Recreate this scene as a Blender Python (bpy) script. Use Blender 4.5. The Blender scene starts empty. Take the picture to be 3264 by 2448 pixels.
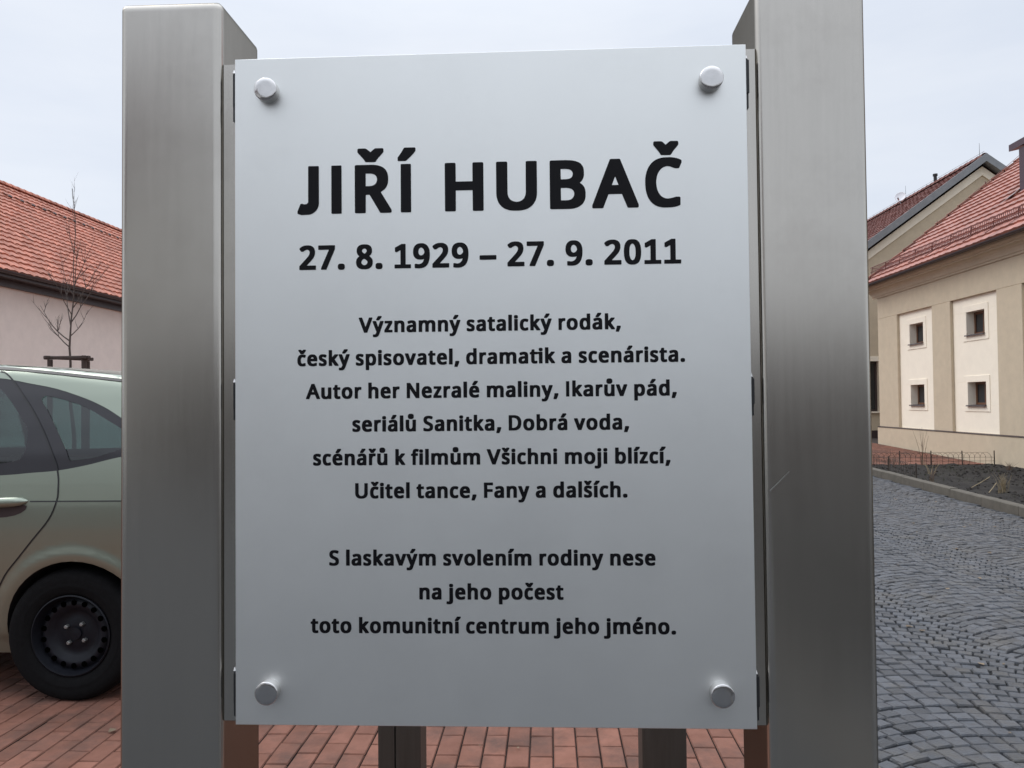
import bpy, bmesh, math, random
from math import sin, cos, pi, radians
from mathutils import Vector, Matrix, geometry

# ------------------------------------------------------------------ camera, world, sun, exposure
sc = bpy.context.scene
COL = sc.collection
CAM = Vector((0.093, -1.25, 1.49))
YAW, PITCH, ROLL = radians(-2.608), radians(1.370), radians(-0.554)
f_ = Vector((sin(YAW)*cos(PITCH), cos(YAW)*cos(PITCH), sin(PITCH)))
r_ = Vector((cos(YAW), -sin(YAW), 0)); u_ = r_.cross(f_)
r2 = cos(ROLL)*r_ + sin(ROLL)*u_; u2 = -sin(ROLL)*r_ + cos(ROLL)*u_
cd = bpy.data.cameras.new('camera'); cam = bpy.data.objects.new('camera', cd); COL.objects.link(cam)
cam.matrix_world = Matrix(((r2.x, u2.x, -f_.x, CAM.x), (r2.y, u2.y, -f_.y, CAM.y), (r2.z, u2.z, -f_.z, CAM.z), (0, 0, 0, 1)))
cd.sensor_width = 36; cd.lens = 2500/3264*36; cd.clip_start = 0.05; cd.clip_end = 800
sc.camera = cam

world = bpy.data.worlds.new('World'); sc.world = world; world.use_nodes = True
wn = world.node_tree; wn.nodes.clear()
SUN_EL, SUN_AZ = radians(50), radians(290)          # soft light from high on the left
def N(nt, t, **kw):
    n = nt.nodes.new(t)
    for k, v in kw.items(): setattr(n, k, v)
    return n
sky = N(wn, 'ShaderNodeTexSky', sky_type='NISHITA', sun_disc=False, sun_elevation=SUN_EL, sun_rotation=SUN_AZ, air_density=1.0, dust_density=3.0)
tc = N(wn, 'ShaderNodeTexCoord'); mp = N(wn, 'ShaderNodeMapping'); mp.inputs['Scale'].default_value = (1.2, 1.2, 4.5)
nz = N(wn, 'ShaderNodeTexNoise'); nz.inputs['Scale'].default_value = 1.6; nz.inputs['Detail'].default_value = 5; nz.inputs['Roughness'].default_value = .55
rp = N(wn, 'ShaderNodeValToRGB')                    # the cloud layer: thin bright and slightly greyer patches
rp.color_ramp.elements[0].position = .30; rp.color_ramp.elements[0].color = (7.6, 8.25, 9.4, 1)
rp.color_ramp.elements[1].position = .68; rp.color_ramp.elements[1].color = (9.0, 9.45, 10.2, 1)
mx = N(wn, 'ShaderNodeMix', data_type='RGBA'); mx.inputs['Factor'].default_value = .90
bg = N(wn, 'ShaderNodeBackground'); bg.inputs['Strength'].default_value = .1
wo = N(wn, 'ShaderNodeOutputWorld')
L = wn.links.new
L(tc.outputs['Generated'], mp.inputs['Vector']); L(mp.outputs[0], nz.inputs['Vector']); L(nz.outputs['Fac'], rp.inputs['Fac'])
# an overcast sky is brightest overhead
sx_ = N(wn, 'ShaderNodeSeparateXYZ'); mr_ = N(wn, 'ShaderNodeMapRange', interpolation_type='SMOOTHSTEP')
mr_.inputs['From Min'].default_value = .38; mr_.inputs['From Max'].default_value = .95; mr_.inputs['To Min'].default_value = 1.0; mr_.inputs['To Max'].default_value = 2.3
sv_ = N(wn, 'ShaderNodeVectorMath', operation='SCALE')
L(tc.outputs['Generated'], sx_.inputs[0]); L(sx_.outputs['Z'], mr_.inputs['Value']); L(rp.outputs[0], sv_.inputs[0]); L(mr_.outputs[0], sv_.inputs['Scale'])
L(sky.outputs[0], mx.inputs['A']); L(sv_.outputs[0], mx.inputs['B']); L(mx.outputs['Result'], bg.inputs['Color']); L(bg.outputs[0], wo.inputs['Surface'])

sd = bpy.data.lights.new('sun', 'SUN'); sd.energy = 1.5; sd.angle = radians(35); sd.color = (1, .97, .93)
so = bpy.data.objects.new('sun', sd); COL.objects.link(so)
sdir = Vector((sin(SUN_AZ)*cos(SUN_EL), cos(SUN_AZ)*cos(SUN_EL), sin(SUN_EL)))
so.rotation_euler = sdir.to_track_quat('Z', 'Y').to_euler(); so.location = (0, -3, 12)
sc.view_settings.view_transform = 'Standard'; sc.view_settings.look = 'None'; sc.view_settings.exposure = 0.0; sc.view_settings.gamma = 1

# ------------------------------------------------------------------ materials
def mat(name, col, rough=.6, metal=0, var=.12, nscale=8, bump=0, bscale=60, tint=0, spec=.5, stretch=None, stain=None, hue=None, rvar=0, aniso=0):
    """procedural surface: base colour, two scales of blotches, optional per-face tint, dirt patches and bump"""
    m = bpy.data.materials.new(name); m.use_nodes = True; nt = m.node_tree; l = nt.links.new
    b = nt.nodes['Principled BSDF']; b.inputs['Roughness'].default_value = rough; b.inputs['Metallic'].default_value = metal
    b.inputs['Specular IOR Level'].default_value = spec
    t = N(nt, 'ShaderNodeTexCoord'); src = t.outputs['Object']
    if stretch:
        q = N(nt, 'ShaderNodeMapping'); q.inputs['Scale'].default_value = stretch; l(src, q.inputs['Vector']); src = q.outputs[0]
    n1 = N(nt, 'ShaderNodeTexNoise'); n1.inputs['Scale'].default_value = nscale; n1.inputs['Detail'].default_value = 6; n1.inputs['Roughness'].default_value = .65
    l(src, n1.inputs['Vector'])
    lo = [c*(1-var) for c in col]+[1]; hi = [min(1, c*(1+var)) for c in col]+[1]
    if hue: lo = [c*(1-var)*h for c, h in zip(col, hue)]+[1]
    cr = N(nt, 'ShaderNodeValToRGB'); cr.color_ramp.elements[0].position = .3; cr.color_ramp.elements[1].position = .7
    cr.color_ramp.elements[0].color = lo; cr.color_ramp.elements[1].color = hi
    l(n1.outputs['Fac'], cr.inputs['Fac']); out = cr.outputs[0]
    if tint:
        a = N(nt, 'ShaderNodeAttribute', attribute_name='tint'); mr = N(nt, 'ShaderNodeMapRange')
        mr.inputs['To Min'].default_value = 1-tint; mr.inputs['To Max'].default_value = 1+tint; l(a.outputs['Fac'], mr.inputs['Value'])
        v = N(nt, 'ShaderNodeVectorMath', operation='SCALE'); l(out, v.inputs[0]); l(mr.outputs[0], v.inputs['Scale']); out = v.outputs[0]
    if stain:
        sc_, amt, p0, p1, scol = stain
        n2 = N(nt, 'ShaderNodeTexNoise'); n2.inputs['Scale'].default_value = sc_; n2.inputs['Detail'].default_value = 8; n2.inputs['Roughness'].default_value = .7
        l(t.outputs['Object'], n2.inputs['Vector'])
        r = N(nt, 'ShaderNodeValToRGB'); r.color_ramp.elements[0].position = p0; r.color_ramp.elements[1].position = p1
        r.color_ramp.elements[0].color = (0, 0, 0, 1); r.color_ramp.elements[1].color = (amt,)*3+(1,)
        l(n2.outputs['Fac'], r.inputs['Fac'])
        x = N(nt, 'ShaderNodeMix', data_type='RGBA'); l(r.outputs[0], x.inputs['Factor']); l(out, x.inputs['A']); x.inputs['B'].default_value = (*scol, 1); out = x.outputs['Result']
    l(out, b.inputs['Base Color'])
    if rvar:
        mr = N(nt, 'ShaderNodeMapRange'); mr.inputs['To Min'].default_value = rough-rvar; mr.inputs['To Max'].default_value = rough+rvar
        l(n1.outputs['Fac'], mr.inputs['Value']); l(mr.outputs[0], b.inputs['Roughness'])
    if bump:
        n3 = N(nt, 'ShaderNodeTexNoise'); n3.inputs['Scale'].default_value = bscale; n3.inputs['Detail'].default_value = 4
        l(src, n3.inputs['Vector']); bp = N(nt, 'ShaderNodeBump'); bp.inputs['Strength'].default_value = bump; bp.inputs['Distance'].default_value = .01
        l(n3.outputs['Fac'], bp.inputs['Height']); l(bp.outputs[0], b.inputs['Normal'])
    if aniso: b.inputs['Anisotropic'].default_value = aniso
    return m
def glass_mat(name, tintc, gloss=.03, refl=.35):
    m = bpy.data.materials.new(name); m.use_nodes = True; nt = m.node_tree; nt.nodes.clear(); l = nt.links.new
    tr = N(nt, 'ShaderNodeBsdfTransparent'); tr.inputs[0].default_value = (*tintc, 1)
    g = N(nt, 'ShaderNodeBsdfGlossy'); g.inputs['Roughness'].default_value = gloss
    fr = N(nt, 'ShaderNodeFresnel'); fr.inputs['IOR'].default_value = 1.5
    ma = N(nt, 'ShaderNodeMath', operation='MULTIPLY_ADD'); ma.inputs[1].default_value = 1.2; ma.inputs[2].default_value = refl*.1
    mi = N(nt, 'ShaderNodeMixShader'); o = N(nt, 'ShaderNodeOutputMaterial')
    l(fr.outputs[0], ma.inputs[0]); l(ma.outputs[0], mi.inputs[0]); l(tr.outputs[0], mi.inputs[1]); l(g.outputs[0], mi.inputs[2]); l(mi.outputs[0], o.inputs[0])
    return m
M = {}
M['alu'] = mat('satin_aluminium', (.835, .84, .815), .47, 1, .018, 5, bump=.02, bscale=900, rvar=.03, stain=(7, .10, .52, .72, (.62, .62, .60)))
M['steel'] = mat('brushed_steel', (.535, .505, .455), .23, 1, .028, 6, stretch=(14, 14, .55), bump=.006, bscale=300, rvar=.022, stain=(5, .20, .52, .75, (.27, .235, .205)))
M['steel'].node_tree.nodes['Principled BSDF'].inputs['Specular Tint'].default_value = (.16, .16, .16, 1)
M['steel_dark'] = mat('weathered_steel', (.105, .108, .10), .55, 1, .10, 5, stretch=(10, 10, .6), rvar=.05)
M['knob'] = mat('turned_steel', (.66, .645, .63), .17, 1, .06, 60, bump=.02, bscale=500)
M['black'] = mat('black_plastic', (.012, .012, .013), .5, 0, .1)
M['vinyl'] = mat('black_vinyl', (.0055, .005, .0065), .45, 0, .05, spec=.16)
M['paver'] = mat('red_concrete_paver', (.215, .100, .072), .85, 0, .16, 9, bump=.25, bscale=220, tint=.20, spec=.28, stain=(2.1, .75, .46, .62, (.085, .055, .046)), hue=(1, .95, .9))
M['joint'] = mat('joint_soil', (.030, .020, .016), .95, 0, .3, 20)
M['ground'] = mat('yard_ground', (.045, .045, .047), .9, 0, .25, 3)
M['sett'] = mat('granite_sett', (.058, .064, .075), .42, 0, .26, 26, bump=.5, bscale=120, tint=.36, hue=(1.08, 1, .92), stain=(2.6, .55, .52, .68, (.092, .082, .066)))
M['settjoint'] = mat('sett_joint_grit', (.010, .010, .010), .95, 0, .4, 60)
M['concrete'] = mat('kerb_concrete', (.105, .094, .076), .85, 0, .18, 7, bump=.3, bscale=150, stain=(4, .45, .5, .72, (.065, .060, .046)))
M['soil'] = mat('garden_soil', (.011, .0085, .007), .95, 0, .45, 9, bump=1, bscale=30, stain=(2.5, .6, .56, .7, (.020, .023, .011)))
M['plaster_pink'] = mat('pinkish_plaster', (.75, .665, .60), .9, 0, .05, 3, bump=.25, bscale=60)
M['plaster_tan'] = mat('tan_plaster', (.555, .468, .345), .9, 0, .06, 4, bump=.35, bscale=70, stain=(.9, .22, .50, .78, (.36, .30, .21)))
M['plaster_cream'] = mat('cream_plaster', (.90, .825, .69), .9, 0, .03, 4, bump=.25, bscale=70)
M['tile_red'] = mat('red_clay_tile', (.45, .165, .105), .6, 0, .18, 5, tint=.32, bump=.2, bscale=40)
M['tile_brown'] = mat('dull_red_tile', (.345, .135, .097), .45, 0, .16, 5, tint=.28, bump=.2, bscale=40)
M['tile_dark'] = mat('dark_red_tile', (.17, .068, .056), .7, 0, .14, 5, tint=.2, bump=.2, bscale=40)
M['gutter'] = mat('dark_brown_metal', (.045, .030, .030), .45, 0, .15, 6)
M['redmetal'] = mat('red_brown_metal', (.16, .055, .045), .5, 0, .15, 6)
M['zinc'] = mat('grey_zinc', (.23, .24, .25), .5, .3, .12, 4)
M['wood'] = mat('brown_window_wood', (.150, .068, .032), .5, 0, .2, 20, stretch=(4, 4, 1))
M['sill'] = mat('brown_sill_metal', (.060, .045, .045), .45, 0, .1)
M['pane'] = mat('dark_window_pane', (.020, .022, .026), .06, 0, .1, spec=.6)
M['bark'] = mat('grey_brown_bark', (.085, .065, .055), .9, 0, .3, 40, bump=.5, bscale=200)
M['stake'] = mat('weathered_stake_wood', (.060, .043, .036), .85, 0, .3, 15, stretch=(6, 6, 1))
M['wire'] = mat('rusty_green_wire', (.050, .038, .030), .7, .2, .3, 40)
M['straw'] = mat('dry_straw', (.25, .20, .125), .9, 0, .25, 30)
M['twig'] = mat('dead_twig', (.13, .088, .062), .9, 0, .3, 30)
M['dish'] = mat('grey_dish_enamel', (.62, .63, .66), .4, 0, .05)
M['tyre'] = mat('tyre_rubber', (.0065, .0065, .007), .9, 0, .25, 30, bump=.2, bscale=200, spec=.15)
M['rim'] = mat('black_steel_rim', (.007, .008, .012), .5, 0, .3, 20, spec=.25)
M['hole'] = mat('hole_shade', (.001, .001, .001), 1, 0, 0, spec=0)
M['nut'] = mat('dull_wheel_nut', (.30, .30, .29), .5, .7, .1)
M['trim'] = mat('black_window_trim', (.017, .016, .020), .35, 0, .1)
M['seat'] = mat('dark_seat_cloth', (.040, .042, .045), .9, 0, .2, 40)
M['glass'] = glass_mat('tinted_car_glass', (.26, .42, .41))
M['white_lamp'] = mat('clear_lamp', (.6, .6, .62), .1, 0, .02); M['red_lamp'] = mat('red_lamp', (.35, .02, .02), .15, 0, .05)
m = mat('champagne_green_paint', (.275, .31, .25), .33, .70, .02, 2); m.node_tree.nodes['Principled BSDF'].inputs['Coat Weight'].default_value = .6
m.node_tree.nodes['Principled BSDF'].inputs['Coat Roughness'].default_value = .08; M['paint'] = m

# ------------------------------------------------------------------ mesh helpers
class MB:
    def __init__(s): s.v = []; s.f = []; s.t = []
    def quad(s, a, b, c, d, t=.5):
        i = len(s.v); s.v += [tuple(a), tuple(b), tuple(c), tuple(d)]; s.f.append((i, i+1, i+2, i+3)); s.t.append(t)
    def poly(s, pts, t=.5):
        i = len(s.v); s.v += [tuple(p) for p in pts]; s.f.append(tuple(range(i, i+len(pts)))); s.t.append(t)
    def tri_loops(s, loops, to3, t=.5):
        """fill a flat outline with holes; to3 maps (u, v) to space"""
        def inside(p, l):
            r = False
            for (x1, y1), (x2, y2) in zip(l, l[1:]+l[:1]):
                if (y1 > p[1]) != (y2 > p[1]) and p[0] < (x2-x1)*(p[1]-y1)/(y2-y1)+x1: r = not r
            return r
        outer = [l for l in loops if not any(inside(l[0], k) for k in loops if k is not l)]
        if len(outer) > 1:
            for o in outer: s.tri_loops([o]+[l for l in loops if l not in outer and inside(l[0], o)], to3, t)
            return
        fl = [p for l in loops for p in l]; i = len(s.v); s.v += [tuple(to3(*p)) for p in fl]
        for tr in geometry.tessellate_polygon([[Vector((p[0], p[1], 0)) for p in l] for l in loops]):
            a, b, c = tr; (x1, y1), (x2, y2), (x3, y3) = fl[a], fl[b], fl[c]
            if (x2-x1)*(y3-y1)-(x3-x1)*(y2-y1) < 0: tr = (a, c, b)
            s.f.append(tuple(i+k for k in tr)); s.t.append(t)
    def box(s, x0, x1, y0, y1, z0, z1, t=.5):
        i = len(s.v); s.v += [(x, y, z) for z in (z0, z1) for y in (y0, y1) for x in (x0, x1)]
        for q in ((0, 2, 3, 1), (4, 5, 7, 6), (0, 1, 5, 4), (2, 6, 7, 3), (0, 4, 6, 2), (1, 3, 7, 5)): s.f.append(tuple(i+k for k in q)); s.t.append(t)
    def grid(s, rows, closed=False, t=.5):
        i = len(s.v); n = len(rows[0])
        for r in rows: s.v += [tuple(p) for p in r]
        for a in range(len(rows)-1):
            for b in range(n if closed else n-1):
                c = (b+1) % n; s.f.append((i+a*n+b, i+a*n+c, i+(a+1)*n+c, i+(a+1)*n+b)); s.t.append(t)
    def tube(s, pts, rad, n=6, cap=True):
        pts = [Vector(p) for p in pts]; rad = rad if isinstance(rad, (list, tuple)) else [rad]*len(pts); rows = []
        for k, p in enumerate(pts):
            d = (pts[min(k+1, len(pts)-1)]-pts[max(k-1, 0)]).normalized()
            a = d.cross(Vector((0, 0, 1)) if abs(d.z) < .9 else Vector((1, 0, 0))).normalized(); b = d.cross(a)
            rows.append([p+rad[k]*(cos(2*pi*j/n)*a+sin(2*pi*j/n)*b) for j in range(n)])
        s.grid(rows, True)
        if cap: s.poly(rows[0]); s.poly(rows[-1][::-1])
    def lathe(s, prof, c, axis, n=32):
        """prof: (along axis, radius)"""
        ax = Vector(axis).normalized(); a = ax.cross(Vector((0, 0, 1)) if abs(ax.z) < .9 else Vector((1, 0, 0))).normalized(); b = ax.cross(a); c = Vector(c)
        s.grid([[c+ax*h+max(r, 1e-5)*(cos(2*pi*j/n)*a+sin(2*pi*j/n)*b) for j in range(n)] for h, r in prof], True)
    def extrude(s, prof, y0, y1, cap=True):
        """profile in x, z pushed along y"""
        s.grid([[(x, y0, z) for x, z in prof], [(x, y1, z) for x, z in prof]], True)
        if cap: s.poly([(x, y0, z) for x, z in prof][::-1]); s.poly([(x, y1, z) for x, z in prof])
    def build(s, name, m, parent=None, smooth=False, bevel=0, segs=2, recalc=True, merge=0, kind=None, auto=None, weighted=False):
        me = bpy.data.meshes.new(name); me.from_pydata(s.v, [], s.f)
        at = me.attributes.new('tint', 'FLOAT', 'FACE'); at.data.foreach_set('value', s.t)
        if recalc or merge:
            b = bmesh.new(); b.from_mesh(me)
            if merge: bmesh.ops.remove_doubles(b, verts=b.verts, dist=merge)
            if recalc: bmesh.ops.recalc_face_normals(b, faces=b.faces)
            b.to_mesh(me); b.free()
        me.materials.append(M[m] if isinstance(m, str) else m)
        if smooth: me.shade_smooth()
        o = bpy.data.objects.new(name, me); COL.objects.link(o)
        if auto is not None: me.set_sharp_from_angle(angle=radians(auto))
        if bevel:
            md = o.modifiers.new('bevel', 'BEVEL'); md.width = bevel; md.segments = segs; md.limit_method = 'ANGLE'; md.harden_normals = False
        if parent: o.parent = parent
        if kind: o['kind'] = kind
        return o
def tag(o, label, cat, group=None):
    o['label'] = label; o['category'] = cat
    if group: o['group'] = group
    return o
def thing(name, label, cat, loc=(0, 0, 0), group=None):
    o = bpy.data.objects.new(name, None); COL.objects.link(o); o.location = loc; o.empty_display_size = .1
    return tag(o, label, cat, group)
def shift(mb, d): mb.v = [(a-d[0], b-d[1], c-d[2]) for a, b, c in mb.v]; return mb
rnd = random.Random(7)

# ------------------------------------------------------------------ ground
g = MB(); g.quad((-300, -300, -.05), (300, -300, -.05), (300, 300, -.05), (-300, 300, -.05)); g.build('ground', 'ground', kind='structure')
def kx(y): return 6.016+.077*(y-8.86)            # street edge of the long kerb
# red pavers in running bond, long side away from the viewer
def paver_field(mb, x0, x1, y0, y1, zf, W=.1, Lp=.2, g=.0024):
    nx = int(round((x1-x0)/W))
    for i in range(nx):
        xa = x0+i*W; y = y0-(Lp/2 if i % 2 else 0)-rnd.uniform(0, .01)
        while y < y1:
            a, b = max(y, y0)+g, min(y+Lp, y1)-g
            if b-a > .02:
                dz = rnd.gauss(0, .0012); t = min(1, max(0, rnd.gauss(.5, .22))); e = .004
                X0, X1 = xa+g, xa+W-g; lo = -.02
                z = zf(xa, y)+dz; sl = [rnd.gauss(0, .0007) for _ in range(4)]
                top = [(X0+e, a+e, z+sl[0]), (X1-e, a+e, z+sl[1]), (X1-e, b-e, z+sl[2]), (X0+e, b-e, z+sl[3])]
                bot = [(X0, a, z-.006), (X1, a, z-.006), (X1, b, z-.006), (X0, b, z-.006)]
                i0 = len(mb.v); mb.v += top+bot
                mb.f.append((i0, i0+1, i0+2, i0+3)); mb.t.append(t)
                for k in range(4):
                    n = (k+1) % 4; mb.f.append((i0+k, i0+4+k, i0+4+n, i0+n)); mb.t.append(t*.8)
            y += Lp
p = MB(); paver_field(p, -9.0, 1.3, -.3, 12.0, lambda x, y: 0); p.build('paved_yard', 'paver', kind='structure', recalc=False)
g = MB(); g.quad((-30, -.3, -.012), (1.3, -.3, -.012), (1.3, 45, -.012), (-30, 45, -.012)); g.build('yard_bed', 'joint', kind='structure')
g = MB(); g.quad((-30, 12.0, -.004), (1.3, 12.0, -.004), (1.3, 45, -.004), (-30, 45, -.004)); g.quad((-30, -.3, -.004), (-9.0, -.3, -.004), (-9.0, 12.0, -.004), (-30, 12.0, -.004)); g.build('yard_far_paving', 'paver', kind='structure')
M['asphalt'] = mat('dark_asphalt', (.042, .046, .052), .8, 0, .2, 12, bump=.3, bscale=200)
g = MB(); g.quad((-60, -60, -.03), (1.3, -60, -.03), (1.3, -.3, -.03), (-60, -.3, -.03)); g.build('road', 'asphalt', kind='structure')  # unseen ground behind the camera, added to darken what the metal reflects
# flush edging strip between yard and street
e = MB(); y = -8.0
while y < 30: e.box(1.305, 1.425, y+.003, y+.997, -.2, .004+rnd.gauss(0, .001), t=rnd.random()); y += 1
e.build('kerb_edging', 'concrete', kind='structure', bevel=.006, segs=1)
# street of small granite setts laid in arcs
g = MB(); g.quad((1.43, -10, -.013), (kx(-10), -10, -.020), (kx(32), 32, -.013), (1.43, 32, -.013)); g.build('street_bed', 'settjoint', kind='structure')
def setts():
    mb = MB(); cw = 1.40; s = .084
    ncol = 5; R = cw*.80
    for c in range(ncol):
        xc = 1.36+cw*(c+.5)
        half = math.asin(min(1, cw/2/R))
        na = max(6, int(round(2*half*R/s)))
        rows = int(22.5/(s*1.02))
        for k in range(rows):
            yb = -3+k*s*1.02+(s*.4 if c % 2 else 0); jit = rnd.uniform(-.08, .08)
            for a in range(na):
                th = -half+2*half*(a+.5+jit)/na
                px, py = xc+R*sin(th), yb+R*(cos(th)-cos(half))
                if px < 1.452 or px > kx(py)-.05 or py > 19: continue
                u = Vector((cos(th), -sin(th), 0)); v = Vector((sin(th), cos(th), 0))
                # rows fan together towards the cusp, so the stone gets shallower there
                hu, hv = s*.5*rnd.uniform(.92, .99), s*.5*max(.60, cos(th))*rnd.uniform(.90, .985)
                o = Vector((px+rnd.gauss(0, .003), py+rnd.gauss(0, .003), 0)); z = rnd.gauss(0, .0028); t = min(1, max(0, rnd.gauss(.5, .25)))
                cs = [(-1, -1), (1, -1), (1, 1), (-1, 1)]; i0 = len(mb.v)
                w = [rnd.uniform(.90, 1.06) for _ in range(8)]
                for q, (a1, b1) in enumerate(cs): mb.v.append(tuple(o+u*a1*hu*w[q]+v*b1*hv*w[q+4]+Vector((0, 0, z-.020))))
                for q, (a1, b1) in enumerate(cs): mb.v.append(tuple(o+u*a1*hu*w[q]*.96+v*b1*hv*w[q+4]*.95+Vector((0, 0, z-.005))))
                for q, (a1, b1) in enumerate(cs): mb.v.append(tuple(o+u*a1*hu*w[q]*.86+v*b1*hv*w[q+4]*.84+Vector((0, 0, z+.0015+rnd.gauss(0, .0012)))))
                for lv in (0, 4):
                    for q in range(4): n = (q+1) % 4; mb.f.append((i0+lv+q, i0+lv+n, i0+lv+4+n, i0+lv+4+q)); mb.t.append(t)
                mb.f.append((i0+8, i0+9, i0+10, i0+11)); mb.t.append(t)
    return mb
setts().build('cobbled_street', 'sett', kind='structure', recalc=False)
# raised kerb along the flower bed
k = MB(); y = -4.0
while y < 16.6:
    y2 = min(y+1.0, 16.6)-.008; z = rnd.gauss(.125, .004); i = len(k.v); t = rnd.random()
    k.v += [(kx(a)+dx, a, zz) for a in (y, y2) for dx, zz in ((0, -.2), (0, z-.012), (.012, z), (.125, z), (.125, -.2))]
    for q in range(4): k.f.append((i+q, i+q+1, i+q+6, i+q+5)); k.t.append(t)
    k.f.append((i, i+4, i+3, i+2, i+1)); k.f.append((i+5, i+6, i+7, i+8, i+9)); k.t += [t, t]; y += 1.0
k.build('kerb', 'concrete', kind='structure')
# soil of the bed
def bed_z(x, y): return .03+.035*(sin(x*5.1+y*2.2)*sin(y*3.7-x)+.5*sin(x*11+y*9))*.5+rnd.gauss(0, .011)
s = MB(); ny, nx = 150, 44
s.grid([[(kx(yy)+.126+(9.96-kx(yy)-.126)*i/nx, yy, bed_z(i*.1, yy)) for i in range(nx+1)] for yy in [-4+20.6*j/ny for j in range(ny+1)]])
s.build('garden_soil', 'soil', kind='structure', smooth=True)
c = MB()
for _ in range(900):                                 # clods and dead leaves on the bed
    yy = rnd.uniform(7.5, 16.4); xx = rnd.uniform(kx(yy)+.16, 9.8); r = rnd.uniform(.012, .04); z = .04
    a = rnd.uniform(0, 6.3); pts = [(xx+r*cos(a+q*1.57)*rnd.uniform(.6, 1.2), yy+r*sin(a+q*1.57)*rnd.uniform(.6, 1.2), z+rnd.uniform(-.01, .02)) for q in range(4)]
    top = (xx, yy, z+r*.8)
    for q in range(4): c.poly([pts[q], pts[(q+1) % 4], top], t=rnd.random())
c.build('soil_clods', 'soil', kind='stuff', recalc=False)
# brick path that climbs to the corner of the tan house
def path_z(x, y): return .02+.15*min(1, max(0, (y-17.2)/5.6))
g = MB(); g.grid([[(x, y, path_z(x, y)-.012) for x in (5.9, 9.99)] for y in (16.75, 17.2, 20, 22.8, 30)]); g.grid([[(x, y, .158) for x in (9.99, 24)] for y in (22.8, 30)])
g.build('path_bed', 'joint', kind='structure')
p = MB(); paver_field(p, 6.3, 9.9, 16.75, 25.9, path_z); p.build('brick_path', 'paver', kind='structure', recalc=False)
# ------------------------------------------------------------------ buildings
def roof_tiles(mb, xe, ze, xr, zr, y0, y1, gauge, w=.30, per=5, amp=.016, slot=2, seed=1):
    """courses of pantiles: each course tips up at its lower edge and laps the one below"""
    rr = random.Random(seed); dx, dz = xr-xe, zr-ze; Ls = math.hypot(dx, dz); dx /= Ls; dz /= Ls
    sg = 1 if dx > 0 else -1; nx, nz = -dz*sg, dx*sg
    nr = max(1, round(Ls/gauge)); gg = Ls/nr; nt = int((y1-y0)/w); ys, hs, ti = [], [], []
    for t in range(nt):
        for q in range(per):
            u = q/per; ys.append(y0+(t+u)*w); h = amp*(cos(2*pi*(u-.35)) + .35*cos(4*pi*(u-.35)))
            if slot and t % slot == 0 and q == 0: h -= .030
            hs.append(h); ti.append(t)
    ys.append(y0+nt*w); hs.append(hs[0]); n = len(ys)
    for r in range(nr):
        d0, d1 = r*gg-.035, (r+1)*gg; tv = [min(1, max(0, rr.gauss(.5, .2))) for _ in range(nt+1)]; off = [rr.gauss(0, .003) for _ in range(nt+1)]; i = len(mb.v)
        for lev in range(3):
            d = d0 if lev < 2 else d1; base = (-.012, .050, .004)[lev]
            for k in range(n):
                t = ti[k] if k < len(ti) else nt
                h = base+(hs[k] if lev else hs[k]*.3)+off[min(t, nt)]*(lev == 1)
                mb.v.append((xe+dx*d+nx*h, ys[k], ze+dz*d+nz*h))
        for lev in range(2):
            for k in range(n-1):
                a = i+lev*n+k; mb.f.append((a, a+1, a+n+1, a+n) if sg < 0 else (a, a+n, a+n+1, a+1)); mb.t.append(tv[ti[k]])
    return mb
def ridge_caps(mb, x, z, y0, y1, step=.36, r=.12):
    y = y0
    while y < y1:
        for a, b, r0, r1 in ((y, y+step+.03, r*1.12, r*.94),):
            rows = [[(x+rr*cos(q*pi/8), yy, z-.05+rr*sin(q*pi/8)) for q in range(9)] for yy, rr in ((a, r0*.9), (a, r0), (a+.06, r0), (b, r1))]
            mb.grid(rows, t=rnd.random())
        y += step
    return mb

# --- long house on the left: blind pinkish wall under a red tiled roof
HX, HZ, RX, RZ, HY0, HY1 = -13.74, 5.0, -18.83, 9.27, 6.0, 46.0
house = thing('blind_wall_house', 'long house with windowless pinkish wall and bright red tiled roof behind the car', 'house', (-14.2, 20, 0))
lo = house.location
b = MB(); b.box(-23.4, -14.15, HY0+.3, HY1-.3, -.1, 4.95); b.poly([(-23.4, HY0+.3, 4.95), (-14.15, HY0+.3, 4.95), (RX, HY0+.3, RZ-.12)]); b.poly([(-23.4, HY1-.3, 4.95), (-14.15, HY1-.3, 4.95), (RX, HY1-.3, RZ-.12)])
shift(b, lo).build('wall', 'plaster_pink', house)
t = MB(); roof_tiles(t, HX, HZ+.03, RX, RZ, HY0, HY1, .30, amp=.009, seed=3); roof_tiles(t, 2*RX-HX, HZ+.03, RX, RZ, HY0, HY1, .6, per=2, seed=4)
roof = shift(t, lo).build('roof', 'tile_red', house, recalc=False)
shift(ridge_caps(MB(), RX, RZ+.05, HY0, HY1), lo).build('ridge_cap', 'tile_red', roof, smooth=True)
sx, sz = (RX-HX), (RZ-HZ); SL = math.hypot(sx, sz)
for i in range(30):                                  # vent tiles in the third course below the ridge
    yv = HY0+.45+i*.6+8.1; d = SL-.98; x, z = HX+sx/SL*d, HZ+.03+sz/SL*d
    v = MB(); nx_, nz_ = -sz/SL*-1, -sx/SL
    v.grid([[(px, yv-.10, pz) for px, pz in ((x, z+.02), (x-.15*sx/SL+.085*nx_, z-.15*sz/SL+.085*nz_), (x-.22*sx/SL+.075*nx_, z-.22*sz/SL+.075*nz_), (x-.22*sx/SL, z-.22*sz/SL))],
            [(px, yv+.10, pz) for px, pz in ((x, z+.02), (x-.15*sx/SL+.085*nx_, z-.15*sz/SL+.085*nz_), (x-.22*sx/SL+.075*nx_, z-.22*sz/SL+.075*nz_), (x-.22*sx/SL, z-.22*sz/SL))]])
    shift(v, lo).build('vent_tile', 'gutter', roof)
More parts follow.
